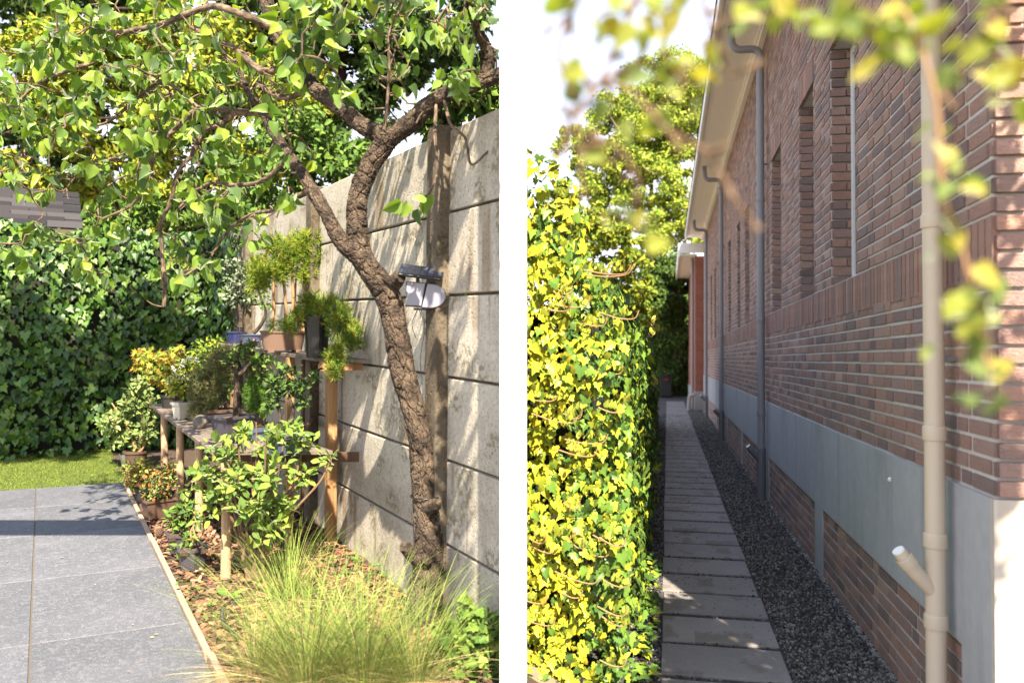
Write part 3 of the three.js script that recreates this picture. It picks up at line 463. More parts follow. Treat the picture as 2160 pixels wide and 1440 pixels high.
  while (tg.length < 285) {
    const u = -40 + r() * 1075, v = -70 + r() * 690; if (v > yMax(Math.max(0, u)) - 10) continue;
    if (u < 160 && v > 360 && v < 480 && r() < 0.75) continue; if (u < 380 && v > 440 && r() < 0.35) continue; if (u > 640 && v > 70 && r() < 0.62) continue; if (u > 560 && u < 760 && v > 180 && r() < 0.55) continue; if (u < 90 && v < 90) continue;
    tg.push(pt(u, v, u < 560 ? T0 + 0.15 + 1.05 * r() : T0 - 0.5 + 0.95 * r()));
  }
  for (const [u, v] of [[30, 520], [60, 535], [180, 560], [230, 575], [400, 400], [420, 415], [200, 60], [160, 80], [60, 100], [940, 60], [990, 90], [1010, 30], [900, 40], [650, 40], [700, 60]]) tg.push(pt(u, v, u < 560 ? T0 + 0.3 + 0.3 * r() : T0 - 0.4 + 0.2 * r()));
  const over = [], sg = sunDir.clone().transformDirection(G.I);   // crown above the picture, dappling the wall: back from points of the wall towards the sun
  for (let i = 0; i < 400 && over.length < 150; i++) { const far = i % 4 === 0, p = G.X(far ? 700 + 200 * r() : 935 + 150 * r(), far ? 380 + 420 * r() : 330 + 950 * r(), WALL); p.addScaledVector(sg, (2.3 + 0.9 * r() - p.y) / sg.y); if (p.y < 2.2 || G.pix(p)[1] > -45 || shadesPillar(p.clone().applyMatrix4(G.M))) continue; over.push(p.sub(B)); }
  const hang = [pt(880, 425, T0 - 0.36), pt(895, 400, T0 - 0.38), pt(862, 412, T0 - 0.36)];
  const twigs = grow(nodes, [...tg, ...over], r, { r0: 0.0055, r1: 0.0024, sag: 0.12, wob: 0.2, seg: 6, step: 0.03 }); part(o, 'twigs', merge(twigs), M.barkGrey).userData.kind = 'stuff';
  const bare = []; for (let i = 0; i < 240; i++) { const n = nodes[pick(r, nodes.length)], d = rv(r); d.y -= 0.2; const L1 = 0.03 + 0.1 * r(), e = n.clone().addScaledVector(d, L1), m = n.clone().addScaledVector(d, L1 * 0.5).addScaledVector(rv(r), 0.015); bare.push(tube([n, m, e], [0.004, 0.0035, 0.004], { seg: 5, step: 0.02 })); }
  part(o, 'spurs', merge(bare), M.barkGrey).userData.kind = 'stuff';
  const list = [];
  for (const c of [...tg, ...over, ...hang]) {
    const n = hang.includes(c) ? 2 : over.includes(c) ? 3 : 4 + pick(r, 4), dir = c.dirOut ?? V(0, -1, 0);
    for (let i = 0; i < n; i++) { const d = rv(r).addScaledVector(dir, 0.4); d.y -= 0.95; d.normalize(); const p = c.clone().addScaledVector(d, 0.018 + 0.03 * r()).addScaledVector(dir, -0.1 * r() * (i > 2)); const s = 0.058 + 0.036 * r(); const q = G.pix(p.clone().add(B)); if ((q[0] > 1030 && q[1] > -60) || shadesPillar(p.clone().add(B).applyMatrix4(G.M))) continue; list.push({ p, q: qLook(d.addScaledVector(rv(r), 0.2), rv(r).multiplyScalar(0.9).add(V(0.1, 0.5, 0.35))), s, k: pick(r, 6) }); }
  }
  const PL = [C(0.145, 0.27, 0.009), C(0.20, 0.33, 0.009), C(0.095, 0.205, 0.011), C(0.27, 0.37, 0.010), C(0.055, 0.13, 0.013), C(0.175, 0.30, 0.012)];
  ['pear', 'pearCurl', 'pearCup'].forEach((g, k) => foliage(o, 'pear', LEAF[g], list.filter((_, i) => i % 3 === k), PL, { trans: 0.5, coat: 0.25, coatR: 0.3, cap: 100 }));
}

// ================================================================ GARDEN: solar lamp on the wall post
{
  const c = G.at(893, 620, G.pix(V(1.52, 1.45, POSTS[0]))[2] - 0.02), o = thing('solar_lamp', 'white solar wall lamp with a tilted panel on the concrete post', 'lamp', G, c, -0.42), k = 3.55 / FP;
  const X = u => (u - 893) * k, Y = v => (620 - v) * k, shape = a => new THREE.Shape(a.map(p => new THREE.Vector2(X(p[0]), Y(p[1]))));
  const head = (pts, z, d) => new THREE.ExtrudeGeometry(shape(pts), { depth: d, bevelEnabled: true, bevelThickness: 0.004, bevelSize: 0.004, bevelSegments: 2 }).translate(0, 0, z);
  const arc = []; for (let i = 0; i <= 14; i++) { const a = -Math.PI / 2 + i / 14 * Math.PI; arc.push([908 + 34 * Math.cos(a), 624 + 28 * Math.sin(a)]); }
  const diff = new THREE.MeshPhysicalMaterial({ color: C(0.27, 0.27, 0.34), roughness: 0.4, clearcoat: 0.2 });
  const l = part(o, 'lamp_shell', [head([[856, 594], [898, 597], [888, 648], [856, 646]], -0.03, 0.03), head([[900, 598], ...arc, [892, 650]], -0.034, 0.03)], M.black);
  part(l, 'diffuser', head([[857, 595], [895, 598], [887, 645], [857, 644]], 0.006, 0.008), diff); part(l, 'diffuser', head([[903, 599], ...arc.map(p => [p[0] - 1, 624 + (p[1] - 624) * 0.9]), [892, 648]], 0.004, 0.008), diff);
  part(l, 'sensor', new THREE.SphereGeometry(0.008, 16, 12).translate(X(869), Y(598), 0.022), M.zinc);
  const P = part(o, 'solar_panel', new RoundedBoxGeometry(0.205, 0.014, 0.115, 2, 0.006), M.black); P.position.set(X(888), Y(572), 0.005); P.rotation.set(0.5, -0.12, -0.06);
  const cell = new THREE.MeshPhysicalMaterial({ color: C(0.05, 0.055, 0.085), roughness: 0.4, clearcoat: 0.4, clearcoatRoughness: 0.2 });
  for (let i = 0; i < 6; i++) for (let j = 0; j < 2; j++) part(P, 'cell', box(-0.0925 + i * 0.031, -0.0925 + i * 0.031 + 0.0295, 0.0072, 0.0082, -0.047 + j * 0.0475, -0.047 + j * 0.0475 + 0.046), cell);
  part(o, 'bracket', [box(X(876), X(884), Y(596), Y(578), -0.02, -0.008), box(X(888), X(900), Y(640), Y(600), -0.08, -0.034), box(X(872), X(900), Y(656), Y(651), -0.03, 0.005)], M.black);
  for (const w of [[[884, 655], [896, 690], [888, 760], [892, 822]], [[888, 655], [902, 700], [899, 760], [896, 800]], [[880, 655], [871, 676], [868, 690], [878, 720]]]) part(o, 'wire', tube(w.map(p => V(X(p[0]), Y(p[1]), -0.01)), 0.0018, { seg: 5, step: 0.02 }), M.blackMatt);
}

// ================================================================ GARDEN: plant stand
const LOW = 0.658, UP = 1.17;
{
  const o = thing('plant_stand', 'two tier wooden plant stand with round legs along the concrete wall', 'stand', G, V(1.2, 0, -6)), O = V(1.2, 0, -6), r = rng(9);
  const lerp4 = (c, a, b) => [c[0].clone().lerp(c[1], a), c[0].clone().lerp(c[1], b), c[3].clone().lerp(c[2], b), c[3].clone().lerp(c[2], a)].map(p => p.sub(O));
  const lo = [G.P(314, 851, LOW), G.U(508, LOW, 1.38), G.P(703, 950, LOW), G.P(445, 951, LOW)]; lo[1].z = lo[0].z + 0.3;
  for (let k = 0; k < 3; k++) part(o, 'shelf_board', plate(lerp4(lo, k / 3 + 0.004, (k + 1) / 3 - 0.004), LOW, 0.024, k * 0.37), M.woodShelf);
  const up = [V(1.37, UP, -7.55), V(1.63, UP, -7.5), G.U(781, UP, 1.625), G.P(660, 753, UP)];
  for (let k = 0; k < 3; k++) part(o, 'shelf_board', plate(lerp4(up, k / 3 + 0.006, (k + 1) / 3 - 0.006), UP, 0.024, 2 + k * 0.41), M.woodShelf);
  const leg = (p, H, R, m = M.woodRound) => part(o, 'leg', tube([V(p.x - O.x, -0.08, p.z - O.z), V(p.x - O.x + 0.004, H / 2, p.z - O.z), V(p.x - O.x, H, p.z - O.z)], [R * 1.02, R, R], { seg: 18, step: 0.05, uvk: 0.6, bump: (s, a) => 0.0025 * (vn(s * 8 + p.z * 9, a * 1.5) - 0.5) }), m);
  for (const [u, v] of [[345, 1035], [378, 1072], [418, 1112], [475, 1216]]) { const p = G.P(u, v); leg(p, LOW - 0.026, 0.027); }
  for (const z of [-7.1, -5.9, -5.0]) leg(V(1.32, 0, z), LOW - 0.026, 0.027, M.woodPost);
  const sq = (x, z, w, y0, y1, m) => part(o, 'post', metricUV(rbox(x - O.x - w / 2, x - O.x + w / 2, y0, y1, z - O.z - w / 2, z - O.z + w / 2, 0.004), 1, z), m);
  const bp = G.P(705, 1138); bp.x = 1.575; sq(bp.x, bp.z, 0.062, -0.06, UP - 0.026, M.woodPost);
  const fp = G.U(611, 0.9, 1.42); sq(fp.x, fp.z, 0.05, LOW - 0.1, UP - 0.026, M.woodPost);
  const dp = G.U(644, 0.9, 1.59); sq(dp.x, dp.z, 0.05, -0.05, UP - 0.026, M.woodDark);
  sq(1.42, -7.2, 0.05, -0.05, UP - 0.026, M.woodPost); sq(1.59, -7.3, 0.05, -0.05, UP - 0.026, M.woodDark);
  const rail = (a, b, H, h, w, m) => { const d = b.clone().sub(a), L = Math.hypot(d.x, d.z), g = metricUV(rbox(-L / 2, L / 2, H - h, H, -w / 2, w / 2, 0.003), 1, a.x).rotateY(-Math.atan2(d.z, d.x)).translate((a.x + b.x) / 2 - O.x, 0, (a.z + b.z) / 2 - O.z); part(o, 'rail', g, m); };
  rail(G.P(452, 962, LOW - 0.05), G.P(757, 962, LOW - 0.05), LOW - 0.026, 0.055, 0.03, M.woodDark);
  rail(G.P(330, 866, LOW - 0.03), G.P(358, 866, LOW - 0.03), LOW - 0.026, 0.045, 0.03, M.woodDark);
  rail(G.U(640, 0.7, 1.34), G.U(660, 0.7, 1.6), LOW + 0.07, 0.05, 0.03, M.woodDark);
  rail(V(1.36, 0, up[2].z - 0.12), V(1.62, 0, up[2].z - 0.12), UP - 0.026, 0.04, 0.03, M.woodPost);
  rail(V(0.83, 0, -7.2), V(1.33, 0, -7.05), LOW - 0.026, 0.045, 0.03, M.woodDark); rail(V(0.9, 0, -6.2), V(1.36, 0, -6.1), LOW - 0.026, 0.045, 0.03, M.woodDark);
}

// ================================================================ GARDEN: potted plants
const soilM = std(C(0.15, 0.09, 0.05), 1, { bumpMap: grain, bumpScale: 0.02 });
// plant: pixel boxes give directions, the shelf or ground gives the distance
function planted(o, B, { stems = [], blobs = [], n = 300, leaf = 'tiny', size = 0.03, pal = MG, seedN = 1, twig = 0.0025, trans = 0, kind, cap = 60, stemM = M.bark, dirs = 0.6, droop = 0, twigs = 20, mass, coat, norm = 0.6, cluster = 0 }) {
  const r = rng(seedN), t = G.pix(B)[2], pt = p => G.at(p[0], p[1], t + (p[3] ?? 0)).sub(B), nodes = [], geos = [];
  for (const s of stems) { const P = s.map(pt), R = s.map(p => p[2] / 2 * t / FP); part(o, 'stem', tube(P, R, { seg: 10, step: 0.012, bump: (q, a, rad) => rad * 0.35 * (vn(q * 50, Math.cos(a) * 1.5 + 3) - 0.5) }), stemM); nodes.push(...new THREE.CatmullRomCurve3(P).getSpacedPoints(12).slice(3)); }
  const tg = [], list = [], tot = blobs.reduce((a, b) => a + b[2] * b[3], 0);
  for (const b of blobs) {                              // [u, v, half width, half height, depth offset] in pixels
    const c = pt([b[0], b[1], 0, b[4] ?? 0]), a = b[2] * t / FP, h = b[3] * t / FP, z = Math.min(a, (b[5] ?? 1) * a);
    for (let i = 0; i < Math.max(2, twigs * b[2] * b[3] / tot); i++) tg.push(rv(r).multiply(V(a, h, z)).multiplyScalar(0.85 * Math.pow(r(), 0.5)).add(c));
    const t0 = tg.length - Math.ceil(Math.max(2, twigs * b[2] * b[3] / tot));
    for (let i = 0; i < n * b[2] * b[3] / tot; i++) {
      if (cluster) { const k = tg[Math.max(0, t0 + pick(r, tg.length - Math.max(0, t0)))], d = rv(r), q = d.clone(); q.y += 0.35; list.push({ p: k.clone().addScaledVector(d, cluster * r()).add(V(0, -cluster * 1.2 * r(), 0)), q: qLook(q, rv(r).multiplyScalar(norm).add(V(0.1, 0.8, 0.3))), s: size * (0.5 + 0.9 * r()), k: pick(r, pal.length) }); continue; }
      const d = rv(r), p = d.clone().multiply(V(a, h, z)).multiplyScalar(Math.pow(r(), 0.4)); const q = d.multiplyScalar(dirs).add(rv(r)); q.y -= droop;
      list.push({ p: p.add(c), q: qLook(q, rv(r).multiplyScalar(norm).add(V(0.1, 0.7, 0.3))), s: size * (0.6 + 0.8 * r()), k: pick(r, pal.length) });
    }
  }
  if (nodes.length && tg.length) part(o, 'twigs', merge(grow(nodes, tg, r, { r0: twig, r1: twig * 0.5, seg: 4, step: 0.03, sag: 0.06 })), stemM).userData.kind = 'stuff';
  foliage(o, kind, LEAF[leaf], list, pal, { cap, trans, coat, mass: mass ?? 'foliage' });
}
function onShelf(u, H, x) { return G.U(u, H, x); }
function potFor(o, u0, u1, v0, v1, B, m, opt = {}) {     // pot filling the pixel box, standing on B
  const t = G.pix(B)[2], w = (u1 - u0) * t / FP * (opt.k ?? 0.9), h = (v1 - v0) * t / FP, d = w * (opt.d ?? 0.8);
  const g = pot(w - 2 * (opt.lip ?? 0.008), d, h, { lip: 0.008, ...opt }); if (opt.turn) g.rotateY(opt.turn); part(o, 'pot', g, m);
  const s = opt.sides > 6 ? new THREE.CylinderGeometry(w / 2 - 0.02, w / 2 - 0.02, 0.02, opt.sides).scale(1, 1, d / w) : box(-w / 2 + 0.02, w / 2 - 0.02, -0.01, 0.01, -d / 2 + 0.016, d / 2 - 0.016); s.translate(0, h * 0.86, 0); if (opt.turn) s.rotateY(opt.turn); part(o, 'potting_soil', s, soilM); return { w, h, d };
}
const OLIVE = [C(0.11, 0.15, 0.085), C(0.16, 0.2, 0.12), C(0.07, 0.105, 0.055), C(0.22, 0.26, 0.17)];
const JUNI = [C(0.13, 0.22, 0.02), C(0.19, 0.27, 0.022), C(0.08, 0.155, 0.018), C(0.29, 0.29, 0.03)];
const CYP = [C(0.17, 0.27, 0.018), C(0.23, 0.31, 0.022), C(0.11, 0.2, 0.016), C(0.28, 0.29, 0.035)];
const SHAG = [C(0.14, 0.18, 0.06), C(0.19, 0.2, 0.065), C(0.10, 0.14, 0.045), C(0.25, 0.21, 0.09)];
const pots = (name, label, B, turn = 0) => thing(name, label, 'potted plant', G, B, turn, undefined);
{ // upper shelf
  let B = onShelf(497, UP, 1.5), o = pots('potted_olive', 'small silvery olive tree in a dark blue glazed pot on the upper shelf', B);
  potFor(o, 472, 522, 688, 714, B, M.potBlue, { sides: 20, d: 0.9, foot: 0.008, lipH: 0.012 });
  planted(o, B, { stems: [[[506, 692, 12], [508, 668, 9], [504, 648, 8], [500, 610, 5], [506, 580, 3]]], blobs: [[505, 585, 32, 45], [492, 625, 26, 22], [520, 630, 18, 20], [480, 560, 14, 18]], n: 520, leaf: 'oval', size: 0.042, pal: OLIVE, seedN: 41, kind: 'olive', twigs: 30 });
  B = onShelf(530, UP, 1.46); o = pots('potted_maple', 'crooked thin bonsai tree in a pale blue pot on the upper shelf', B);
  potFor(o, 505, 558, 696, 722, B, M.potSky, { sides: 20, d: 0.8, lipH: 0.006 });
  planted(o, B, { stems: [[[534, 702, 9], [548, 688, 8], [560, 660, 7], [552, 636, 5], [545, 610, 4]]], blobs: [[548, 610, 22, 40], [560, 640, 14, 16]], n: 160, leaf: 'tiny', size: 0.04, pal: MG, seedN: 42, kind: 'green' });
  B = onShelf(596, UP, 1.43); o = pots('bonsai_forest', 'yellow green cypress forest bonsai in a brown oval footed pot', B);
  potFor(o, 543, 650, 692, 737, B, M.potTerra, { sides: 28, d: 0.55, foot: 0.014, taper: 0.86, lip: 0.006, lipH: 0.014 });
  planted(o, B, { stems: [[[573, 700, 8], [577, 650, 7], [576, 600, 5], [575, 550, 3]], [[600, 700, 9, 0.05], [602, 640, 7, 0.05], [597, 580, 5, 0.05], [600, 530, 3, 0.05]], [[612, 700, 8, 0.02], [618, 630, 7], [614, 560, 5], [616, 510, 3]], [[640, 700, 12, 0.06], [644, 630, 10, 0.06], [642, 560, 7, 0.06], [645, 505, 4, 0.06]], [[657, 690, 7, 0.05], [662, 620, 5, 0.05], [664, 560, 3, 0.05]], [[626, 700, 6, 0.1], [622, 620, 5, 0.1], [628, 550, 3, 0.1]]],
    blobs: [[560, 570, 34, 22], [545, 590, 22, 12], [590, 560, 26, 24], [625, 520, 36, 34], [655, 505, 34, 26], [672, 540, 24, 22], [640, 570, 34, 16], [580, 510, 30, 20], [540, 545, 20, 16]], n: 3800, leaf: 'needle', size: 0.042, pal: CYP, seedN: 43, kind: 'cypress', cap: 0, cluster: 0.05, twigs: 150, stemM: M.twigTan, droop: 0.3 });
  B = onShelf(668, UP, 1.42); o = pots('trailing_juniper', 'juniper trailing out of a tall glossy black nursery pot', B);
  potFor(o, 640, 698, 660, 746, B, M.black, { sides: 24, d: 1, k: 1, taper: 0.78, lip: 0.004, lipH: 0.008 });
  planted(o, B, { stems: [[[672, 668, 8], [690, 640, 8], [706, 650, 6, -0.08], [716, 690, 5, -0.16], [712, 740, 4, -0.3], [704, 772, 3, -0.3]], [[672, 668, 7], [655, 650, 6], [620, 662, 4], [600, 682, 3]]], blobs: [[690, 640, 46, 26], [720, 675, 34, 30, -0.1], [735, 705, 22, 18, -0.15], [712, 735, 20, 24, -0.28], [704, 768, 14, 20, -0.32], [640, 660, 34, 18], [600, 680, 30, 12], [655, 630, 26, 20], [745, 690, 14, 16, -0.1], [755, 712, 10, 8, -0.15]], n: 4200, leaf: 'needle', size: 0.03, pal: JUNI, seedN: 44, kind: 'juniper', cap: 0, cluster: 0.04, twigs: 150, dirs: 1 });
  B = onShelf(706, UP, 1.56); o = thing('cream_pot', 'small cream pot half hidden behind the black nursery pot', 'pot', G, B);
  potFor(o, 690, 728, 716, 742, B, M.potCream, { sides: 4, d: 0.7, lipH: 0.008 });
}
{ // lower shelf
  let B = G.P(358, 860, LOW), o = pots('potted_maple', 'golden orange leaved maple in a ribbed black pot on the lower shelf', B);
  potFor(o, 336, 382, 832, 860, B, M.blackMatt, { sides: 20, d: 0.9 });
  planted(o, B, { stems: [[[356, 840, 6], [350, 810, 5], [338, 780, 4], [330, 750, 3]]], blobs: [[335, 770, 42, 26], [318, 755, 26, 20], [360, 755, 30, 20], [345, 800, 30, 18], [300, 745, 16, 12], [292, 770, 12, 9], [378, 735, 10, 12]], n: 620, leaf: 'maple', size: 0.05, pal: [C(0.27, 0.24, 0.02), C(0.20, 0.25, 0.025), C(0.30, 0.15, 0.015), C(0.17, 0.24, 0.025), C(0.24, 0.25, 0.05)], seedN: 51, kind: 'maple', droop: 0.7, cap: 80 });
  B = G.P(388, 883, LOW); o = pots('potted_blossom', 'white flowering shrub in a square cream pot on the lower shelf', B);
  potFor(o, 361, 415, 848, 884, B, M.potCream, { sides: 4, d: 0.72, turn: 0.35, foot: 0.01, k: 0.82 });
  planted(o, B, { stems: [[[390, 852, 8], [386, 830, 7], [392, 808, 5], [386, 780, 4]]], blobs: [[385, 800, 34, 24], [395, 770, 26, 18], [370, 822, 20, 16], [398, 825, 20, 14]], n: 420, leaf: 'oval', size: 0.04, pal: [C(0.2, 0.25, 0.02), C(0.15, 0.21, 0.02), C(0.26, 0.27, 0.03)], seedN: 52, kind: 'blossomleaf', cap: 60 });
  { const r = rng(53), t = G.pix(B)[2], list = []; for (const [u, v, n] of [[370, 775, 16], [382, 765, 14], [398, 757, 18], [412, 758, 12], [385, 770, 8], [362, 800, 14], [372, 790, 14], [354, 806, 10], [385, 800, 10], [390, 795, 10]]) for (let i = 0; i < n; i++) list.push({ p: G.at(u + (r() - 0.5) * 16, v + (r() - 0.5) * 11, t - 0.08 + r() * 0.04).sub(B), q: qLook(rv(r), rv(r)), s: 0.016 + 0.008 * r(), k: pick(r, 2) });
    foliage(o, 'petal', LEAF.tiny, list, [C(0.8, 0.8, 0.74), C(0.72, 0.73, 0.62)], { cap: 0, mass: 'blossom' }); }
  B = G.P(427, 903, LOW); o = thing('stone', 'rounded grey stone lying on the lower shelf between two pots', 'stone', G, B, 0.5);
  { const g = new THREE.IcosahedronGeometry(0.5, 4), p = g.attributes.position; for (let i = 0; i < p.count; i++) { const q = V(p.getX(i), p.getY(i), p.getZ(i)), k = 1 + 0.35 * (vn3(q.x * 2.4 + 5, q.y * 2.4 + 2, q.z * 2.4) - 0.5) + 0.07 * (vn3(q.x * 9, q.y * 9, q.z * 9) - 0.5), tap = 1 - 0.45 * clamp(q.x + 0.1); p.setXYZ(i, q.x * k * 0.13, q.y * k * 0.10 * tap + 0.042, q.z * k * 0.085 * tap); } g.computeVertexNormals();
    part(o, 'boulder', g.rotateZ(0.35).translate(0, 0.004, 0), std(C(0.16, 0.14, 0.125), 0.9, { bumpMap: grain, bumpScale: 0.004 })); }
  B = G.U(470, LOW, 1.12); o = pots('shaggy_juniper', 'shaggy grey green juniper bonsai in a brown tray behind the white blossom', B);
  potFor(o, 440, 520, 858, 884, B, M.potBrown, { sides: 4, d: 0.6 });
  planted(o, B, { stems: [[[478, 862, 12], [470, 830, 10], [450, 800, 8], [440, 770, 6], [455, 745, 4]]], blobs: [[440, 800, 46, 30], [455, 765, 40, 26], [430, 850, 44, 22], [470, 740, 34, 16], [415, 820, 22, 18], [480, 800, 30, 24], [445, 868, 34, 12]], n: 4400, leaf: 'needle', size: 0.03, pal: SHAG, seedN: 54, kind: 'shaggy', cap: 0, cluster: 0.045, twigs: 130, dirs: 1 });
  B = G.P(492, 930, LOW); o = pots('bonsai_tree', 'forked bonsai tree with thick trunk in a dark rectangular tray', B);
  potFor(o, 440, 552, 884, 938, B, M.potGrey, { sides: 4, d: 0.7, turn: 0.42, k: 0.72, taper: 0.8, lip: 0.01, lipH: 0.014 });
  planted(o, B, { stems: [[[500, 900, 26], [499, 870, 18], [500, 830, 15], [499, 800, 15], [503, 790, 15]], [[501, 800, 12], [490, 775, 6], [470, 765, 4], [446, 752, 3]], [[503, 792, 12], [520, 775, 9], [535, 762, 6], [555, 745, 4]], [[500, 790, 9], [497, 765, 7], [505, 735, 5], [510, 710, 3]], [[500, 825, 6], [488, 812, 4], [478, 805, 3]]],
    blobs: [[510, 740, 30, 22], [550, 760, 34, 20], [525, 720, 20, 14], [480, 760, 22, 10], [570, 790, 24, 18], [540, 790, 20, 14], [488, 815, 14, 8]], n: 420, cluster: 0.025, twigs: 50, leaf: 'oval', size: 0.036, pal: [...MG, C(0.06, 0.12, 0.025)], seedN: 55, kind: 'bonsai', cap: 80, stemM: M.bark });
  B = G.U(545, LOW, 1.14); o = pots('dwarf_conifer', 'small bushy green conifer in a blue tray beside the forked bonsai', B);
  potFor(o, 515, 580, 872, 898, B, M.potSky, { sides: 4, d: 0.6, turn: 0.3 });
  planted(o, B, { stems: [[[545, 876, 6], [545, 840, 4], [545, 805, 2]]], blobs: [[542, 835, 30, 30], [545, 808, 22, 22], [552, 858, 26, 14]], n: 1500, leaf: 'needle', size: 0.024, pal: [C(0.09, 0.2, 0.02), C(0.14, 0.26, 0.03), C(0.05, 0.12, 0.02)], seedN: 56, kind: 'conifer', cap: 0, dirs: 1.2 });
  B = G.U(605, LOW, 1.16); o = pots('dark_shrub', 'dark leaved shrub in a blue and white tray on the lower shelf', B);
  potFor(o, 560, 648, 890, 925, B, M.potSky, { sides: 4, d: 0.6, turn: 0.3 });
  planted(o, B, { stems: [[[590, 892, 9], [588, 860, 8], [580, 820, 5], [585, 785, 3]], [[612, 892, 12], [618, 868, 9], [610, 830, 5], [630, 800, 3], [680, 775, 2]]], blobs: [[590, 810, 34, 34], [625, 820, 28, 26], [570, 850, 20, 20], [610, 780, 24, 16], [640, 845, 20, 12], [665, 785, 22, 7]], n: 560, leaf: 'oval', size: 0.034, pal: DG.concat(MG.slice(0, 2)), seedN: 57, kind: 'darkshrub', cap: 80, cluster: 0.03, twigs: 60 });
  B = G.U(545, LOW, 1.3); o = pots('red_flower', 'red flowering plant half hidden behind the forked bonsai', B);
  potFor(o, 525, 565, 850, 875, B, M.potBrown, { sides: 12, d: 1 });
  planted(o, B, { stems: [[[545, 855, 3], [540, 800, 2.5], [534, 760, 2], [532, 725, 2]], [[548, 855, 3], [556, 800, 2.5], [548, 765, 2]]], blobs: [[534, 724, 9, 8], [548, 780, 9, 8]], n: 46, leaf: 'oval', size: 0.036, pal: [C(0.30, 0.02, 0.03), C(0.2, 0.02, 0.04), C(0.55, 0.28, 0.3)], seedN: 58, kind: 'red', cap: 30 });
  B = G.U(432, LOW, 1.3); o = pots('box_bush', 'bright green small leaved bush at the back of the lower shelf', B);
  potFor(o, 412, 455, 832, 856, B, M.potBrown, { sides: 12, d: 1 });
  planted(o, B, { stems: [[[432, 838, 6], [432, 790, 5], [434, 745, 3]]], blobs: [[436, 735, 34, 22], [415, 755, 26, 20], [455, 725, 20, 18], [440, 770, 34, 26]], n: 900, leaf: 'tiny', size: 0.034, pal: MG.concat(YG.slice(0, 2)), seedN: 59, kind: 'boxbush', cap: 60 });
}
{ // on the ground
  let B = G.P(285, 985), o = pots('silver_shrub', 'grey green narrow leaved shrub in a pot between lawn and stand', B);
  potFor(o, 262, 318, 950, 985, B, M.potBrown, { sides: 20, d: 0.9 });
  planted(o, B, { stems: [[[288, 955, 8], [275, 915, 6], [255, 880, 4], [235, 850, 3]], [[292, 955, 8], [298, 910, 6], [300, 860, 4], [300, 820, 3]], [[296, 955, 6], [312, 920, 4], [325, 880, 3]]], blobs: [[250, 885, 42, 28], [290, 845, 40, 34], [310, 895, 28, 34], [270, 925, 34, 22], [225, 882, 22, 14], [300, 810, 26, 22], [320, 850, 18, 24]], n: 1500, leaf: 'oval', size: 0.055, pal: [C(0.13, 0.19, 0.05), C(0.18, 0.25, 0.065), C(0.09, 0.14, 0.035), C(0.25, 0.31, 0.11)], seedN: 61, kind: 'silver', cap: 150, cluster: 0.045, twigs: 110, stemM: M.twigTan, norm: 1 });
  B = G.P(281, 972); B.x -= 0.04; o = thing('zinc_bucket', 'small zinc bucket at the corner of the lawn', 'bucket', G, G.P(270, 985)); part(o, 'body', lathe([[0.0, 0], [0.055, 0], [0.075, 0.12], [0.08, 0.125], [0.072, 0.12], [0.05, 0.01], [0, 0.01]], 24), M.zinc);
  B = G.P(298, 1060); o = pots('azalea', 'yellow green azalea in a round black pot beside the patio edge', B);
  potFor(o, 282, 316, 1028, 1060, B, M.blackMatt, { sides: 20, d: 1 });
  planted(o, B, { stems: [[[298, 1034, 5], [296, 1015, 4], [290, 990, 3]]], blobs: [[292, 1005, 32, 24], [305, 985, 28, 20], [278, 985, 18, 14], [290, 1025, 24, 12]], n: 560, leaf: 'oval', size: 0.032, pal: [C(0.2, 0.24, 0.03), C(0.15, 0.2, 0.03), C(0.26, 0.26, 0.05), C(0.3, 0.12, 0.05)], seedN: 62, kind: 'azalea', cap: 60 });
  B = G.P(334, 1090); o = pots('azalea', 'orange tinged azalea in a rectangular brown tray beside the patio edge', B);
  potFor(o, 296, 368, 1052, 1090, B, M.potBrown, { sides: 4, d: 0.6, turn: 0.2, k: 0.9, lip: 0.008, lipH: 0.01 });
  planted(o, B, { stems: [[[330, 1060, 6], [335, 1040, 5], [340, 1015, 3]]], blobs: [[335, 1020, 34, 24], [345, 1000, 26, 16], [330, 1045, 26, 14], [352, 985, 16, 12]], n: 560, leaf: 'oval', size: 0.03, pal: [C(0.16, 0.2, 0.04), C(0.22, 0.24, 0.08), C(0.10, 0.16, 0.03), C(0.36, 0.12, 0.03)], seedN: 63, kind: 'azalea2', cap: 60 });
  B = G.P(378, 1162); o = pots('hexagonal_pot', 'bluish grey hexagonal pot with a leafy sapling, behind its twin', B);
  potFor(o, 352, 412, 1124, 1162, B, M.potGrey, { sides: 6, d: 1, k: 1, taper: 0.8, lip: 0.01, lipH: 0.01 });
  planted(o, B, { stems: [[[382, 1134, 4], [380, 1110, 3], [370, 1085, 2]], [[384, 1134, 3], [392, 1105, 2.5], [398, 1080, 2]]], blobs: [[378, 1090, 26, 20], [392, 1070, 20, 16], [362, 1100, 14, 12], [400, 1105, 16, 12]], n: 130, leaf: 'oval', size: 0.052, pal: MG, seedN: 64, kind: 'sapling', cap: 60 });
  B = G.P(404, 1198); o = pots('hexagonal_pot', 'grey hexagonal plastic pot with a bare curved bonsai on the bark', B);
  potFor(o, 370, 440, 1152, 1198, B, M.potGrey, { sides: 6, d: 1, k: 1, taper: 0.8, lip: 0.01, lipH: 0.012 });
  planted(o, B, { stems: [[[400, 1162, 8], [408, 1140, 6], [424, 1128, 5], [432, 1108, 4], [430, 1085, 3]], [[404, 1146, 5], [402, 1120, 4], [412, 1100, 3], [404, 1080, 2]], [[412, 1136, 4], [408, 1110, 3], [425, 1098, 2]]], blobs: [[400, 1135, 22, 10], [372, 1158, 12, 10], [415, 1080, 16, 10]], n: 70, leaf: 'oval', size: 0.04, pal: MG, seedN: 65, kind: 'sapling2', cap: 40, stemM: M.twigTan, twigs: 26 });
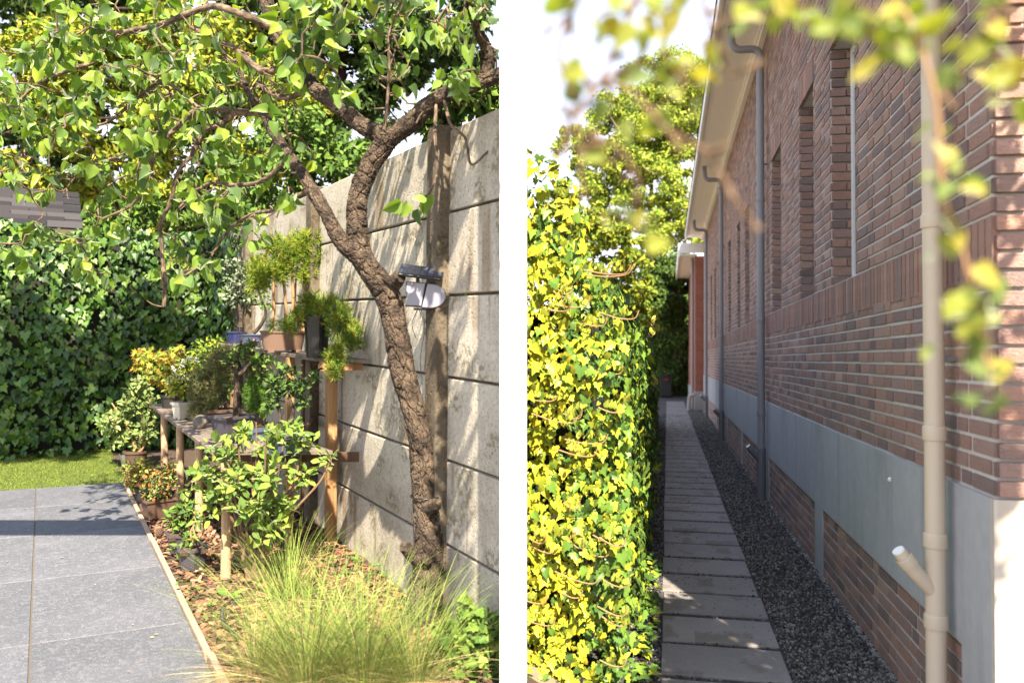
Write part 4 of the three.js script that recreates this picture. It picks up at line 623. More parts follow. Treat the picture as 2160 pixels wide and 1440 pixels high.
  // tall leafy shrub in front of the stand
  B = G.P(548, 1225); o = thing('leafy_shrub', 'fresh green upright shrub with many stems in front of the stand', 'shrub', G, B);
  const st = []; for (const [u, v, d] of [[430, 985, -0.1], [470, 940, -0.15], [500, 915, -0.1], [540, 890, 0], [560, 930, -0.2], [600, 900, 0.05], [640, 930, 0.1], [700, 965, 0.1], [590, 980, -0.2], [500, 1000, -0.2], [450, 1050, -0.1], [635, 1000, 0.1], [530, 960, 0.1]]) st.push([[540 + (u - 545) * 0.15, 1228, 7], [534 + (u - 545) * 0.25, 1150, 7], [540 + (u - 545) * 0.5, 1080, 6, d * 0.4], [545 + (u - 545) * 0.85, (v + 1100) / 2 - 20, 5, d * 0.8], [u, v, 3, d]]);
  planted(o, B, { stems: st, blobs: [[440, 990, 34, 24, -0.1], [475, 945, 34, 26, -0.15], [505, 915, 32, 22, -0.1], [560, 920, 44, 28, -0.1], [610, 905, 34, 22, 0.05], [640, 940, 30, 22, 0.1], [690, 968, 26, 12, 0.1], [500, 1000, 44, 34, -0.15], [570, 990, 50, 34, -0.15], [625, 1000, 32, 30, 0.1], [450, 1045, 36, 26, -0.1], [530, 1060, 50, 34, -0.15], [595, 1060, 44, 30, 0], [560, 1105, 50, 24, -0.1], [410, 1010, 20, 16, -0.1], [430, 1080, 22, 14, -0.1]], n: 1050, cluster: 0.035, leaf: 'oval', size: 0.055, pal: [C(0.16, 0.27, 0.022), C(0.22, 0.33, 0.03), C(0.10, 0.19, 0.018), C(0.27, 0.36, 0.04)], seedN: 66, kind: 'lilac', cap: 300, stemM: M.twig, twigs: 130, twig: 0.002, trans: 0.4 });
}
// feather grass, weeds and ivy at the foot of the wall
function featherGrass(u, v, label, n, R, H, sd, straw) {
  const B = G.P(u, v), o = thing('feather_grass', label, 'grass', G, B), r = rng(sd), list = [], t = G.pix(B)[2];
  const g = sheet(7, k => 0.0021 * (1 - 0.85 * k) + 0.0003, { fold: 0.3, curl: 0.42 });
  const add = (n, pal0, spread, hs, drop) => { for (let i = 0; i < n; i++) { const a = r() * 6.283, k = Math.sqrt(r()), lean = (0.1 + spread * k), d = V(Math.cos(a) * lean, 1 - drop * k, Math.sin(a) * lean), L = H * hs * (0.35 + 0.8 * r() * (0.6 + 0.6 * vn(Math.cos(a) * 2 + sd, Math.sin(a) * 2 + 4))); list.push({ p: V(Math.cos(a) * R * k * 0.6, 0, Math.sin(a) * R * k * 0.6), q: qLook(d, V(-Math.cos(a), 0.6, -Math.sin(a)).addScaledVector(rv(r), 0.6).negate().multiplyScalar(-1)), s: V(L * (0.7 + 0.7 * r()), L, L), k: pal0 + pick(r, 3) }); } };
  add(n, 0, 0.36, 1.15, 0.05); add(Math.round(n * 0.2), 1, 1.2, 1, 0.55); add(Math.round(n * straw), 3, 1.2, 0.85, 0.8);
  foliage(o, 'stipa', g, list, [C(0.17, 0.245, 0.04), C(0.25, 0.31, 0.065), C(0.10, 0.165, 0.025), C(0.50, 0.40, 0.18), C(0.42, 0.34, 0.14), C(0.58, 0.46, 0.24)], { cap: 0, mass: 'blades' });
}
featherGrass(650, 1440, 'pale feathery grass tuft beside the patio edging with straw at its foot', 620, 0.22, 0.52, 71, 0.7);
featherGrass(765, 1440, 'largest feathery grass tuft in front of the pear trunk', 560, 0.22, 0.52, 72, 0.35);
featherGrass(870, 1440, 'feathery grass tuft close to the white pillar', 420, 0.18, 0.42, 73, 0.3);
featherGrass(540, 1420, 'straw coloured grass tuft spilling onto the patio edging', 260, 0.12, 0.36, 75, 2.2);
featherGrass(610, 1262, 'small feathery grass tuft between the shrub and the concrete wall', 360, 0.16, 0.4, 74, 0.3);
{
  let B = G.P(1010, 1400); const o = thing('ivy_clump', 'tangled ivy and weeds at the foot of the concrete wall by the pillar', 'ivy', G, B); B = B.clone();
  planted(o, B, { stems: [[[990, 1400, 4], [975, 1330, 3], [960, 1290, 2]], [[1010, 1400, 4], [1015, 1330, 3], [1030, 1280, 2]], [[1000, 1400, 4], [1040, 1350, 3], [1050, 1310, 2]]], blobs: [[990, 1290, 30, 26, 0.25], [1030, 1340, 30, 50], [980, 1370, 40, 40], [1030, 1410, 30, 36], [940, 1330, 26, 24, 0.1], [1000, 1430, 60, 24, -0.1]], n: 460, leaf: 'ivy', size: 0.05, pal: [...MG, C(0.2, 0.25, 0.04)], seedN: 81, kind: 'weed', cap: 80 });
  const r = rng(82), says = ["leafy weed against the foot of the concrete wall, by the square post", "weed in the bark between the square post and the grass", "clump of tiny weeds in the bark just before the pear trunk", "small weed sprout next to the pear trunk foot", "lone weed touching the pear trunk roots", "weed behind the largest feathery grass tuft", "big leaved weed beside the black hose loop", "weed in the bark below the grey hexagonal pot", "weed in the bark near the patio edging, above the straw grass", "tiny weed next to the straw coloured grass tuft", "tiny weed hugging the patio edging by the hexagonal pots", "broad weed in the shade of the wall behind the small grass tuft"]; let at = 0;
  for (const [u, v, n, s] of [[745, 1190, 9, 0.035], [720, 1225, 8, 0.035], [792, 1208, 10, 0.03], [815, 1222, 8, 0.03], [835, 1238, 5, 0.035], [655, 1265, 6, 0.035], [492, 1268, 6, 0.06], [408, 1262, 7, 0.03], [436, 1292, 6, 0.03], [455, 1315, 5, 0.03], [380, 1250, 4, 0.03], [700, 1195, 8, 0.04]]) {
    const b = G.P(u, v), w = thing('weed', says[at++], 'weed', G, b, 0, 'weeds in the bark'), list = [];
    for (let i = 0; i < n; i++) list.push({ p: V((r() - 0.5) * 0.06, 0.015 + 0.03 * r(), (r() - 0.5) * 0.06), q: qLook(rv(r).setY(0.4), V(0.1, 1, 0.2).addScaledVector(rv(r), 0.4)), s: s * (0.7 + 0.6 * r()), k: pick(r, 3) });
    foliage(w, 'weedlet', LEAF.oval, list, MG, { cap: 20, minPx: 6 }); part(w, 'stalk', tube([V(0, -0.02, 0), V(0.004, 0.01, 0), V(0, 0.03, 0)], 0.002, { seg: 4, step: 0.02 }), M.twig);
  }
}
{ // hose end, pine cone
  const t = G.pix(G.P(490, 1300))[2], o = thing('garden_hose', 'loop of black hose lying on the bark beside the grass', 'hose', G, G.P(478, 1300)), b = G.P(478, 1300);
  part(o, 'hose_loop', tube([[505, 1268], [482, 1272], [468, 1290], [470, 1310], [482, 1325], [500, 1345]].map(([u, v], i) => G.P(u, v, i < 3 ? 0.05 : 0.015).sub(b)), 0.009, { seg: 10, step: 0.01 }), M.blackMatt);
  const c = thing('pine_cone', 'small brown pine cone on the bark near the patio edging', 'cone', G, G.P(336, 1132)), pm = std(C(0.09, 0.055, 0.035), 0.9), sg = new THREE.ConeGeometry(0.009, 0.012, 5);
  for (let i = 0; i < 46; i++) { const k = i / 46, a = i * 2.4, R = 0.024 * Math.sin(Math.PI * (0.15 + 0.8 * k)); const m = part(c, 'scale', sg, pm); m.position.set(Math.cos(a) * R, 0.005 + 0.05 * k, Math.sin(a) * R); m.rotation.set(Math.sin(a) * 1.2, 0, -Math.cos(a) * 1.2); }
}
{ // pergola whose edge shades a band of the patio
  const c = G.P(150, 1112), s = V(sunDir.x, sunDir.y, sunDir.z).transformDirection(G.I), H = 2.75, k = H / s.y, q = V(c.x + s.x * k, H, c.z + s.z * k), e = G.P(322, 1112), xe = e.x + s.x * k, dir = V(1, 0, (G.P(310, 1112).z - G.P(0, 1112).z) / (G.P(310, 1112).x - G.P(0, 1112).x));
  const o = thing('pergola', 'flat dark timber pergola beam that shades a band of the patio', 'pergola', G, V(q.x, 0, q.z)), x1 = xe - q.x - 0.02, x0 = x1 - 3.4, z = x => dir.z * x;
  part(o, 'beam', plate([V(x0, 0, z(x0) + 0.2), V(x0, 0, z(x0) - 0.2), V(x1, 0, z(x1) - 0.2), V(x1, 0, z(x1) + 0.2)].reverse(), H + 0.03, 0.06), M.woodDark);
  for (const x of [x0 + 0.1, x1 - 1.7]) part(o, 'post', rbox(x - 0.04, x + 0.04, -0.05, H - 0.03, z(x) - 0.04, z(x) + 0.04), M.woodDark);
}

// ================================================================ ALLEY: gravel and stepping slabs
const WX = 1.062;                                        // across-distance of the brick wall's face
{
  const o = structure('alley_ground', A);
  part(o, 'gravel_bed', new THREE.PlaneGeometry(1.9, 36, 8, 60).rotateX(-Math.PI / 2).translate(0.4, -0.003, -18.5), std(C(0.05, 0.048, 0.05), 1, { bumpMap: grain, bumpScale: 0.02 }));
  const g = new THREE.IcosahedronGeometry(0.5, 0), r = rng(201), n = 46000, im = new THREE.InstancedMesh(g, std(0xffffff, 0.85), n), m = new THREE.Matrix4(), q = new THREE.Quaternion(), e = new THREE.Euler(); im.name = 'gravel'; im.userData.kind = 'stuff';
  const pal = [C(0.045, 0.043, 0.045), C(0.08, 0.075, 0.076), C(0.14, 0.13, 0.122), C(0.03, 0.029, 0.031), C(0.23, 0.205, 0.18)];
  for (let i = 0; i < n; i++) {
    const s = 3.4 + 19 * Math.pow(r(), 1.9), k = r(), x = k < 0.72 ? 0.585 + r() * 0.5 : k < 0.9 ? -0.035 - r() * 0.3 : r() * 0.6, L = 0.007 + 0.012 * r() * r() + 0.0006 * s;
    q.setFromEuler(e.set(r() * 6, r() * 6, r() * 6)); im.setMatrixAt(i, m.compose(V(x, (k < 0.9 ? 0 : -0.004) + L * 0.25, -s), q, V(L * 1.3, L, L))); im.setColorAt(i, pal[pick(r, 5, 1.3)].clone().multiplyScalar(0.8 + 0.5 * r()));
  }
  im.castShadow = im.receiveShadow = true; o.add(im);
  const lit = new THREE.InstancedMesh(LEAF.tiny, std(0xffffff, 1, { side: THREE.DoubleSide }), 420); lit.name = 'leaf_litter'; lit.userData.kind = 'stuff';
  for (let i = 0; i < 420; i++) { const s = 3.5 + 12 * r(); lit.setMatrixAt(i, m.compose(V(0.6 + 0.45 * r(), 0.004, -s), qLook(rv(r).setY(0), V(0, 1, 0).addScaledVector(rv(r), 0.5)), V(1, 1, 1).multiplyScalar(0.02 + 0.03 * r()))); lit.setColorAt(i, [C(0.22, 0.12, 0.06), C(0.14, 0.08, 0.04), C(0.3, 0.2, 0.1)][pick(r, 3)]); } o.add(lit);
}
{
  const o = structure('path', A), r = rng(205), t = tex(512, (x, y) => { const a = fbm(x * 5, y * 5, 5, 5), b = fbm(x * 120, y * 120, 120, 2), st = clamp((fbm(x * 7 + 2, y * 4, 0, 4) - 0.56) * 6); return mix3(mix3([0.20, 0.185, 0.185], [0.26, 0.24, 0.235], a), [0.12, 0.10, 0.07], st * 0.6).map(v => v * (0.85 + 0.3 * b)); });
  const mats = [1, 0.93, 1.07, 0.97].map(k => std(C(k, k, k), 0.75, { map: t, bumpMap: grain, bumpScale: 0.001 })), ys = [1430, 1358, 1298, 1252, 1212, 1177, 1149, 1123, 1100];
  const fr = ys.map(v => -A.P(1500, v).z), pitch = (fr[8] - fr[0]) / 8;
  for (let i = -1; i < 54; i++) {
    const s = i < 0 ? fr[0] - pitch : i <= 8 ? fr[i] : fr[8] + (i - 8) * pitch, g = metricUV(rbox(-0.3, 0.3, -0.06, 0, -pitch + 0.062, 0, 0.004, 1), 1, r() * 5, r() * 5), p = part(o, 'slab', g, mats[pick(r, 4)]);
    p.position.set(0.272 + (r() - 0.5) * 0.012 - (i > 20 ? 0.0 : 0), 0.0075 + (r() - 0.5) * 0.003, -s); p.rotation.y = (r() - 0.5) * 0.012;
  }
}
// ================================================================ ALLEY: brick building
{
  const S0 = 2.915, S1 = 24.5, EAVE = 5.13, o = thing('brick_building', 'long brown brick building with grey plinth, tall narrow windows and white eaves', 'building', A, V(WX, 0, -S0)), r = rng(301);
  // along-distance runs from the near corner: z = -(s - S0)
  const Z = s => -(s - S0), win = [[4.89, 5.61], [6.24, 6.87], [7.98, 8.65], [11.0, 11.6], [12.34, 12.92], [14.1, 14.72], [17.0, 17.65], [18.4, 19.0], [20.0, 20.65]], SILL = 1.99, HEAD = 3.56, PL = 1.05, SB = 1.77;
  const mortar = std(C(0.56, 0.53, 0.51), 0.95, { bumpMap: grain, bumpScale: 0.006 });
  // mortar body with the window openings left free
  const core = [box(0.0035, 0.16, 0, SILL, Z(S0) - 0.012, Z(S1)), box(0.0035, 0.16, HEAD, EAVE + 0.2, Z(S0) - 0.012, Z(S1)), box(0.16, 6, 0, EAVE + 0.2, Z(S0) - 0.012, Z(S1))];
  let s = S0 + 0.012; for (const [a, b] of win) { core.push(box(0.0035, 0.16, SILL, HEAD, Z(s), Z(a - 0.01))); s = b + 0.01; } core.push(box(0.0035, 0.16, SILL, HEAD, Z(s), Z(S1)));
  const wall = part(o, 'wall', metricUV(merge(core), 0.5), mortar);
  // bricks
  const BT = tex(256, (x, y) => { const a = fbm(x * 6, y * 6, 6, 4), b = fbm(x * 50, y * 50, 50, 2); return mix3([0.76, 0.74, 0.74], [1, 1, 1], a).map(v => v * (0.84 + 0.4 * b)); });
  const pal = [C(0.42, 0.255, 0.205), C(0.37, 0.235, 0.20), C(0.45, 0.26, 0.20), C(0.33, 0.225, 0.20), C(0.41, 0.275, 0.235), C(0.27, 0.195, 0.18), C(0.48, 0.315, 0.25)], bmat = c => std(c, 0.9, { map: BT, bumpMap: grain, bumpScale: 0.005 }), bm = pal.map(bmat);
  const bg = metricUV(rbox(-0.5, 0.5, -0.5, 0.5, -0.5, 0.5, 0.06, 1), 1); // unit brick: chamfered
  const bricks = [];                                    // centre, size, colour
  const H = 0.0625, add = (c, w, k = pick(r, pal.length, 1.25)) => bricks.push({ c, w, k });
  const inWin = (a, b, y) => { for (const [p, q] of win) if (y > SILL - 0.01 && y < HEAD && b > p && a < q) return [p, q]; return null; };
  const course = (a0, b0, y, h, row) => { let a = a0 - (row % 2) * 0.08, head = row % 2; while (a < b0) { const L = head ? 0.102 : 0.208, x0 = Math.max(a, a0), x1 = Math.min(a + L, b0); let p = x0, q = x1; const w = inWin(p, q, y); if (w) { if (p < w[0] && q > w[0]) q = w[0]; else if (p < w[1] && q > w[1]) p = w[1]; else if (p >= w[0] && q <= w[1]) q = p; } if (q - p > 0.02) add(V(0.0105 + (r() - 0.5) * 0.005, y + h / 2 + (r() - 0.5) * 0.002, Z((p + q) / 2)), V(0.024, h - 0.013, q - p)); a += L + 0.012; head = !head; } };
  const sb0 = SB, sb1 = SILL; let row = 0;
  for (let y = PL; y < sb0 - 0.03; y += H) course(S0, S1, y, H, row++);
  for (let s = S0; s < S1; s += 0.0625) add(V(0.009 + (r() - 0.5) * 0.004, (sb0 + sb1) / 2, Z(s + 0.027)), V(0.026, sb1 - sb0 - 0.012, 0.053), pick(r, 4));   // soldier course
  for (let y = sb1; y < EAVE; y += H) course(S0, S1, y, H, row++);
  for (const [a, b] of win) {                            // far jambs and soldier heads of each window
    let k = 0; for (let y = SILL; y < HEAD; y += H) { if (k++ % 2) add(V(0.075, y + H / 2, Z(b) + 0.002), V(0.13, H - 0.013, 0.02)); else { add(V(0.052, y + H / 2, Z(b) + 0.002), V(0.088, H - 0.013, 0.02)); add(V(0.122, y + H / 2, Z(b) + 0.002), V(0.04, H - 0.013, 0.02)); } }
    for (let s = a - 0.02; s < b + 0.02; s += 0.0625) add(V(0.0075, HEAD + 0.10, Z(s + 0.027)), V(0.03, 0.205, 0.053), pick(r, 5));
  }
  row = 0; for (let y = PL; y < EAVE + 0.2; y += H) { let x = (row % 2) * 0.109, hd = false; if (row % 2) add(V(0.052, y + H / 2, Z(S0) + 0.004), V(0.094, H - 0.013, 0.022)); while (x < 1.6) { add(V(x + 0.107, y + H / 2, Z(S0) + 0.003 + 0.003 * r()), V(0.208, H - 0.013, 0.024)); x += 0.2185; } row++; }   // end face
  // brick panels in the plinth
  const pil = [[S0, 3.21], [5.91, 6.18], [8.9, 9.16], [11.9, 12.15], [14.9, 15.15], [17.9, 18.15], [20.9, 21.15], [S1, S1]];
  for (let i = 0; i < pil.length - 1; i++) { const a = pil[i][1], b = pil[i + 1][0]; if (b - a < 0.3) continue; for (let y = 0, k = 0; y < 0.46; y += 0.066, k++) course(a, b, y, 0.066, k); }
  bricks.forEach(b => { b.p = b.c; const p = b.c.clone().add(V(WX, 0, -S0)), q = A.pix(p); b.px = q[0] > 1400 && q[0] < 2165 && q[1] > 0 && q[1] < 1440 && q[2] > 0 ? FP / q[2] * (Math.abs(q[0] - 2130) < 40 ? 1.5 : 1) : 0; });
  const big = [...bricks].sort((a, b) => b.px - a.px).slice(0, 300), set = new Set(big), rest = bricks.filter(b => !set.has(b));
  for (const b of big) { const m = part(wall, 'brick', bg, bm[b.k]); m.position.copy(b.c); m.scale.copy(b.w); m.rotation.set(0, (r() - 0.5) * 0.01, (r() - 0.5) * 0.01); }
  { const im = new THREE.InstancedMesh(bg, bmat(0xffffff), rest.length), m = new THREE.Matrix4(), q = new THREE.Quaternion(); im.name = 'brickwork'; im.userData.kind = 'stuff'; rest.forEach((b, i) => { im.setMatrixAt(i, m.compose(b.c, q, b.w)); im.setColorAt(i, pal[b.k].clone().multiplyScalar(0.82 + 0.36 * r())); }); im.castShadow = im.receiveShadow = true; wall.add(im); }
  // rendered plinth
  const rt = tex(512, (x, y) => { const a = fbm(x * 4, y * 4, 4, 5), b = fbm(x * 40, y * 40, 40, 3), s = clamp((fbm(x * 14, y * 1.5, 0, 4) - 0.55) * 4); return mix3(mix3([0.37, 0.38, 0.41], [0.45, 0.46, 0.48], a), [0.27, 0.265, 0.26], s * 0.5).map(v => v * (0.92 + 0.16 * b)); });
  const rm = std(0xffffff, 0.88, { map: rt, bumpMap: grain, bumpScale: 0.002 }), pg = [box(-0.012, 0.02, 0.475, PL - 0.004, Z(S0) - 0.02, Z(S1))];
  part(o, 'end_plinth', metricUV(box(-0.012, 1.7, -0.05, PL - 0.004, Z(S0) + 0.012, Z(S0) - 0.0195), 1.7), std(C(1.25, 1.1, 0.92), 0.88, { map: rt, bumpMap: grain, bumpScale: 0.002 }));  // same render lightened and warmed: sunlight on the end put into the colour
  for (const [a, b] of pil) if (b > a) pg.push(box(-0.012, 0.02, -0.05, 0.475, Z(a) + (a === S0 ? -0.02 : 0), Z(b)));
  part(o, 'plinth', metricUV(merge(pg), 1.7), rm);
  part(o, 'foot_strip', box(-0.03, 0, -0.06, 0.006, Z(3.3), Z(S1)), std(C(0.42, 0.4, 0.38), 0.95, { bumpMap: grain, bumpScale: 0.01 }));
  // windows
  for (const [a, b] of win) { const w = part(o, 'window', [box(0.125, 0.155, SILL, SILL + 0.06, Z(a) - 0.004, Z(b) + 0.014), box(0.125, 0.155, HEAD - 0.06, HEAD - 0.002, Z(a) - 0.004, Z(b) + 0.014), box(0.125, 0.155, SILL + 0.06, HEAD - 0.06, Z(b) + 0.07, Z(b) + 0.014), box(0.125, 0.155, SILL + 0.06, HEAD - 0.06, Z(a) - 0.004, Z(a) - 0.06)], M.white);
    part(w, 'pane', box(0.138, 0.144, SILL + 0.06, HEAD - 0.06, Z(a) - 0.06, Z(b) + 0.07), new THREE.MeshPhysicalMaterial({ color: C(0.03, 0.035, 0.04), roughness: 0.06 })); }
  // eaves: soffit boards, fascia, cornice strip and roof
  const eM = std(C(0.90, 0.85, 0.81), 0.6), ev = part(o, 'eaves', [box(-0.5, 0.02, EAVE, EAVE + 0.02, Z(S0) + 0.4, Z(S1)), box(-0.06, -0.002, EAVE - 0.10, EAVE - 0.003, Z(S0) + 0.02, Z(S1))], eM);
  part(ev, 'fascia', [box(-0.525, -0.5, EAVE - 0.035, EAVE + 0.16, Z(S0) + 0.4, Z(S1)), box(-0.55, -0.525, EAVE - 0.05, EAVE + 0.10, Z(S0) + 0.42, Z(S1))], M.white);
  part(ev, 'trim', [box(-0.485, -0.46, EAVE - 0.012, EAVE - 0.001, Z(S0) + 0.4, Z(S1)), box(-0.085, -0.06, EAVE - 0.05, EAVE - 0.001, Z(S0) + 0.02, Z(S1))], eM);
  { const sh = new THREE.Shape([[-0.56, EAVE + 0.16], [3, EAVE + 2], [6.5, EAVE + 0.16]].map(p => new THREE.Vector2(...p))); part(o, 'roof', new THREE.ExtrudeGeometry(sh, { depth: S1 - S0 + 0.4, bevelEnabled: false }).translate(0, 0, Z(S1)), std(C(0.11, 0.06, 0.045), 0.9)); }
  // downpipes
  const grey = std(C(0.25, 0.25, 0.27), 0.45), dk = std(C(0.16, 0.165, 0.18), 0.5), cream = std(C(0.62, 0.53, 0.41), 0.42);  // cream for the near pipe: warm reflected sunlight put into its colour
  for (const [i, u] of [[0, 1972], [1, 1606], [2, 1522], [3, 1490]]) {
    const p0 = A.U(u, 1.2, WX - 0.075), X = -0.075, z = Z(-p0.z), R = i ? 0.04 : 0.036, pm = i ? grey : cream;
    const d = part(o, 'downpipe', tube([V(X, -0.06, z), V(X, 2, z), V(X, 4.4, z), V(X, EAVE - 0.42, z), V(X, EAVE - 0.33, z), V(X - 0.05, EAVE - 0.27, z), V(X - 0.24, EAVE - 0.25, z), V(X - 0.29, EAVE - 0.2, z), V(X - 0.3, EAVE + 0.01, z)], R, { seg: 20, step: 0.05 }), pm);
    for (const y of i ? [0.5, 0.9, 1.9, 3.2, EAVE - 0.45] : [0.5, 0.8, 1.2, 2.0, 3.1]) part(d, 'collar', lathe([[R + 0.0005, 0], [R + 0.006, 0.004], [R + 0.006, 0.05], [R + 0.002, 0.056], [R + 0.0005, 0.056]], 24).translate(X, y, z), pm);
    if (i) part(d, 'base_pipe', new THREE.CylinderGeometry(R + 0.008, R + 0.008, 0.62, 24).translate(X, 0.25, z), dk);
    const yb = i ? 0.42 : 0.63, bp = [V(X, yb, z), V(X - 0.08, yb + 0.085, z + 0.02), V(X - 0.115, yb + 0.13, z + 0.03)], br = part(d, 'branch', tube(bp, R * 0.8, { seg: 20, step: 0.02 }), i ? dk : pm);
    const dir = bp[2].clone().sub(bp[1]).normalize(), q = new THREE.Quaternion().setFromUnitVectors(V(0, 1, 0), dir);
    const cap = part(br, 'branch_cap', merge([lathe([[R * 0.8, -0.03], [R * 0.92, -0.03], [R * 0.92, 0.01], [R * 0.8, 0.012]], 24), new THREE.CylinderGeometry(R * 0.66, R * 0.74, 0.03, 24).translate(0, 0.022, 0)]), i ? dk : pm); cap.position.copy(bp[2]); cap.quaternion.copy(q);
    const lid = part(br, 'cap_lid', new THREE.CylinderGeometry(R * 0.62, R * 0.62, 0.006, 24).translate(0, 0.04, 0), M.white); lid.position.copy(bp[2]); lid.quaternion.copy(q);
    for (const y of [1.5, 3.6]) part(d, 'bracket', box(X + R - 0.004, 0.0, y, y + 0.02, z - 0.012, z + 0.012), dk);
  }
  // nails and small vent
  part(o, 'bolt', new THREE.SphereGeometry(0.012, 12, 8).translate(-0.014, 0.93, Z(4.15)), M.white);
}
{ // far red brick house
  const S = 24.7, o = thing('brick_house', 'red brick house with low white eaves at the far end of the alley', 'house', A, V(0.82, 0, -S));
  const bt = tex(512, (x, y) => { const row = Math.floor(y * 16), k = x * 8 + (row % 2) * 0.5, c = Math.floor(k), fx = k - c, fy = y * 16 - row; const m = fx < 0.05 || fy < 0.15; return m ? [0.34, 0.26, 0.22] : mix3([0.27, 0.075, 0.042], [0.36, 0.11, 0.06], hash(((c % 8) + 8) % 8, row)); });
  part(o, 'wall', metricUV(box(0, 5, 0.55, 4.6, -8, 0), 1), std(0xffffff, 0.9, { map: bt }));
  part(o, 'plinth', box(-0.02, 5, -0.1, 0.55, -8, 0.02), std(C(0.4, 0.39, 0.37), 0.9));
  part(o, 'eaves', [box(-0.45, 0.05, 4.6, 4.63, -8, 0.3), box(-0.5, -0.45, 4.55, 4.95, -8, 0.32), box(-0.45, 2.5, 4.66, 4.95, 0.3, 0.33)], M.white);
  const d = part(o, 'downpipe', tube([V(-0.07, -0.1, -0.4), V(-0.07, 2, -0.4), V(-0.07, 4.6, -0.4)], 0.045, { seg: 14, step: 0.2 }), std(C(0.28, 0.285, 0.31), 0.5));
  part(o, 'drain_pipe', tube([V(-0.2, -0.05, 0.3), V(-0.19, 0.25, 0.28), V(-0.16, 0.42, 0.26), V(-0.02, 0.47, 0.25)], 0.055, { seg: 14, step: 0.03 }), std(C(0.42, 0.36, 0.3), 0.6));
}
{ // wheelie bin
  const B = A.P(1404, 838), o = thing('wheelie_bin', 'dark wheelie bin with a small red mark in the shade at the alley end', 'bin', A, B, 0.1), m = std(C(0.03, 0.033, 0.036), 0.5);
  const t = A.pix(B)[2], w = 27 * t / FP, h = 50 * t / FP;
  part(o, 'body', pot(w * 0.88, w * 0.95, h * 0.9, { taper: 0.85, lip: 0.02, foot: 0.05 }), m); part(o, 'lid', rbox(-w / 2, w / 2, h * 0.9, h * 0.97, -w / 2, w / 2 + 0.03, 0.03, 3), m);
  part(o, 'handle', tube([V(-w * 0.4, h * 0.92, -w / 2 - 0.05), V(0, h * 0.93, -w / 2 - 0.07), V(w * 0.4, h * 0.92, -w / 2 - 0.05)], 0.02, { seg: 8, step: 0.05 }), m);
  for (const sx of [-1, 1]) part(o, 'wheel', new THREE.CylinderGeometry(0.1, 0.1, 0.05, 20).rotateZ(Math.PI / 2).translate(sx * w * 0.42, 0.1, -w * 0.42), M.black);
  part(o, 'red_mark', box(-0.08, 0.08, h * 0.74, h * 0.8, w * 0.475, w * 0.475 + 0.012), std(C(0.45, 0.02, 0.03), 0.5));
}
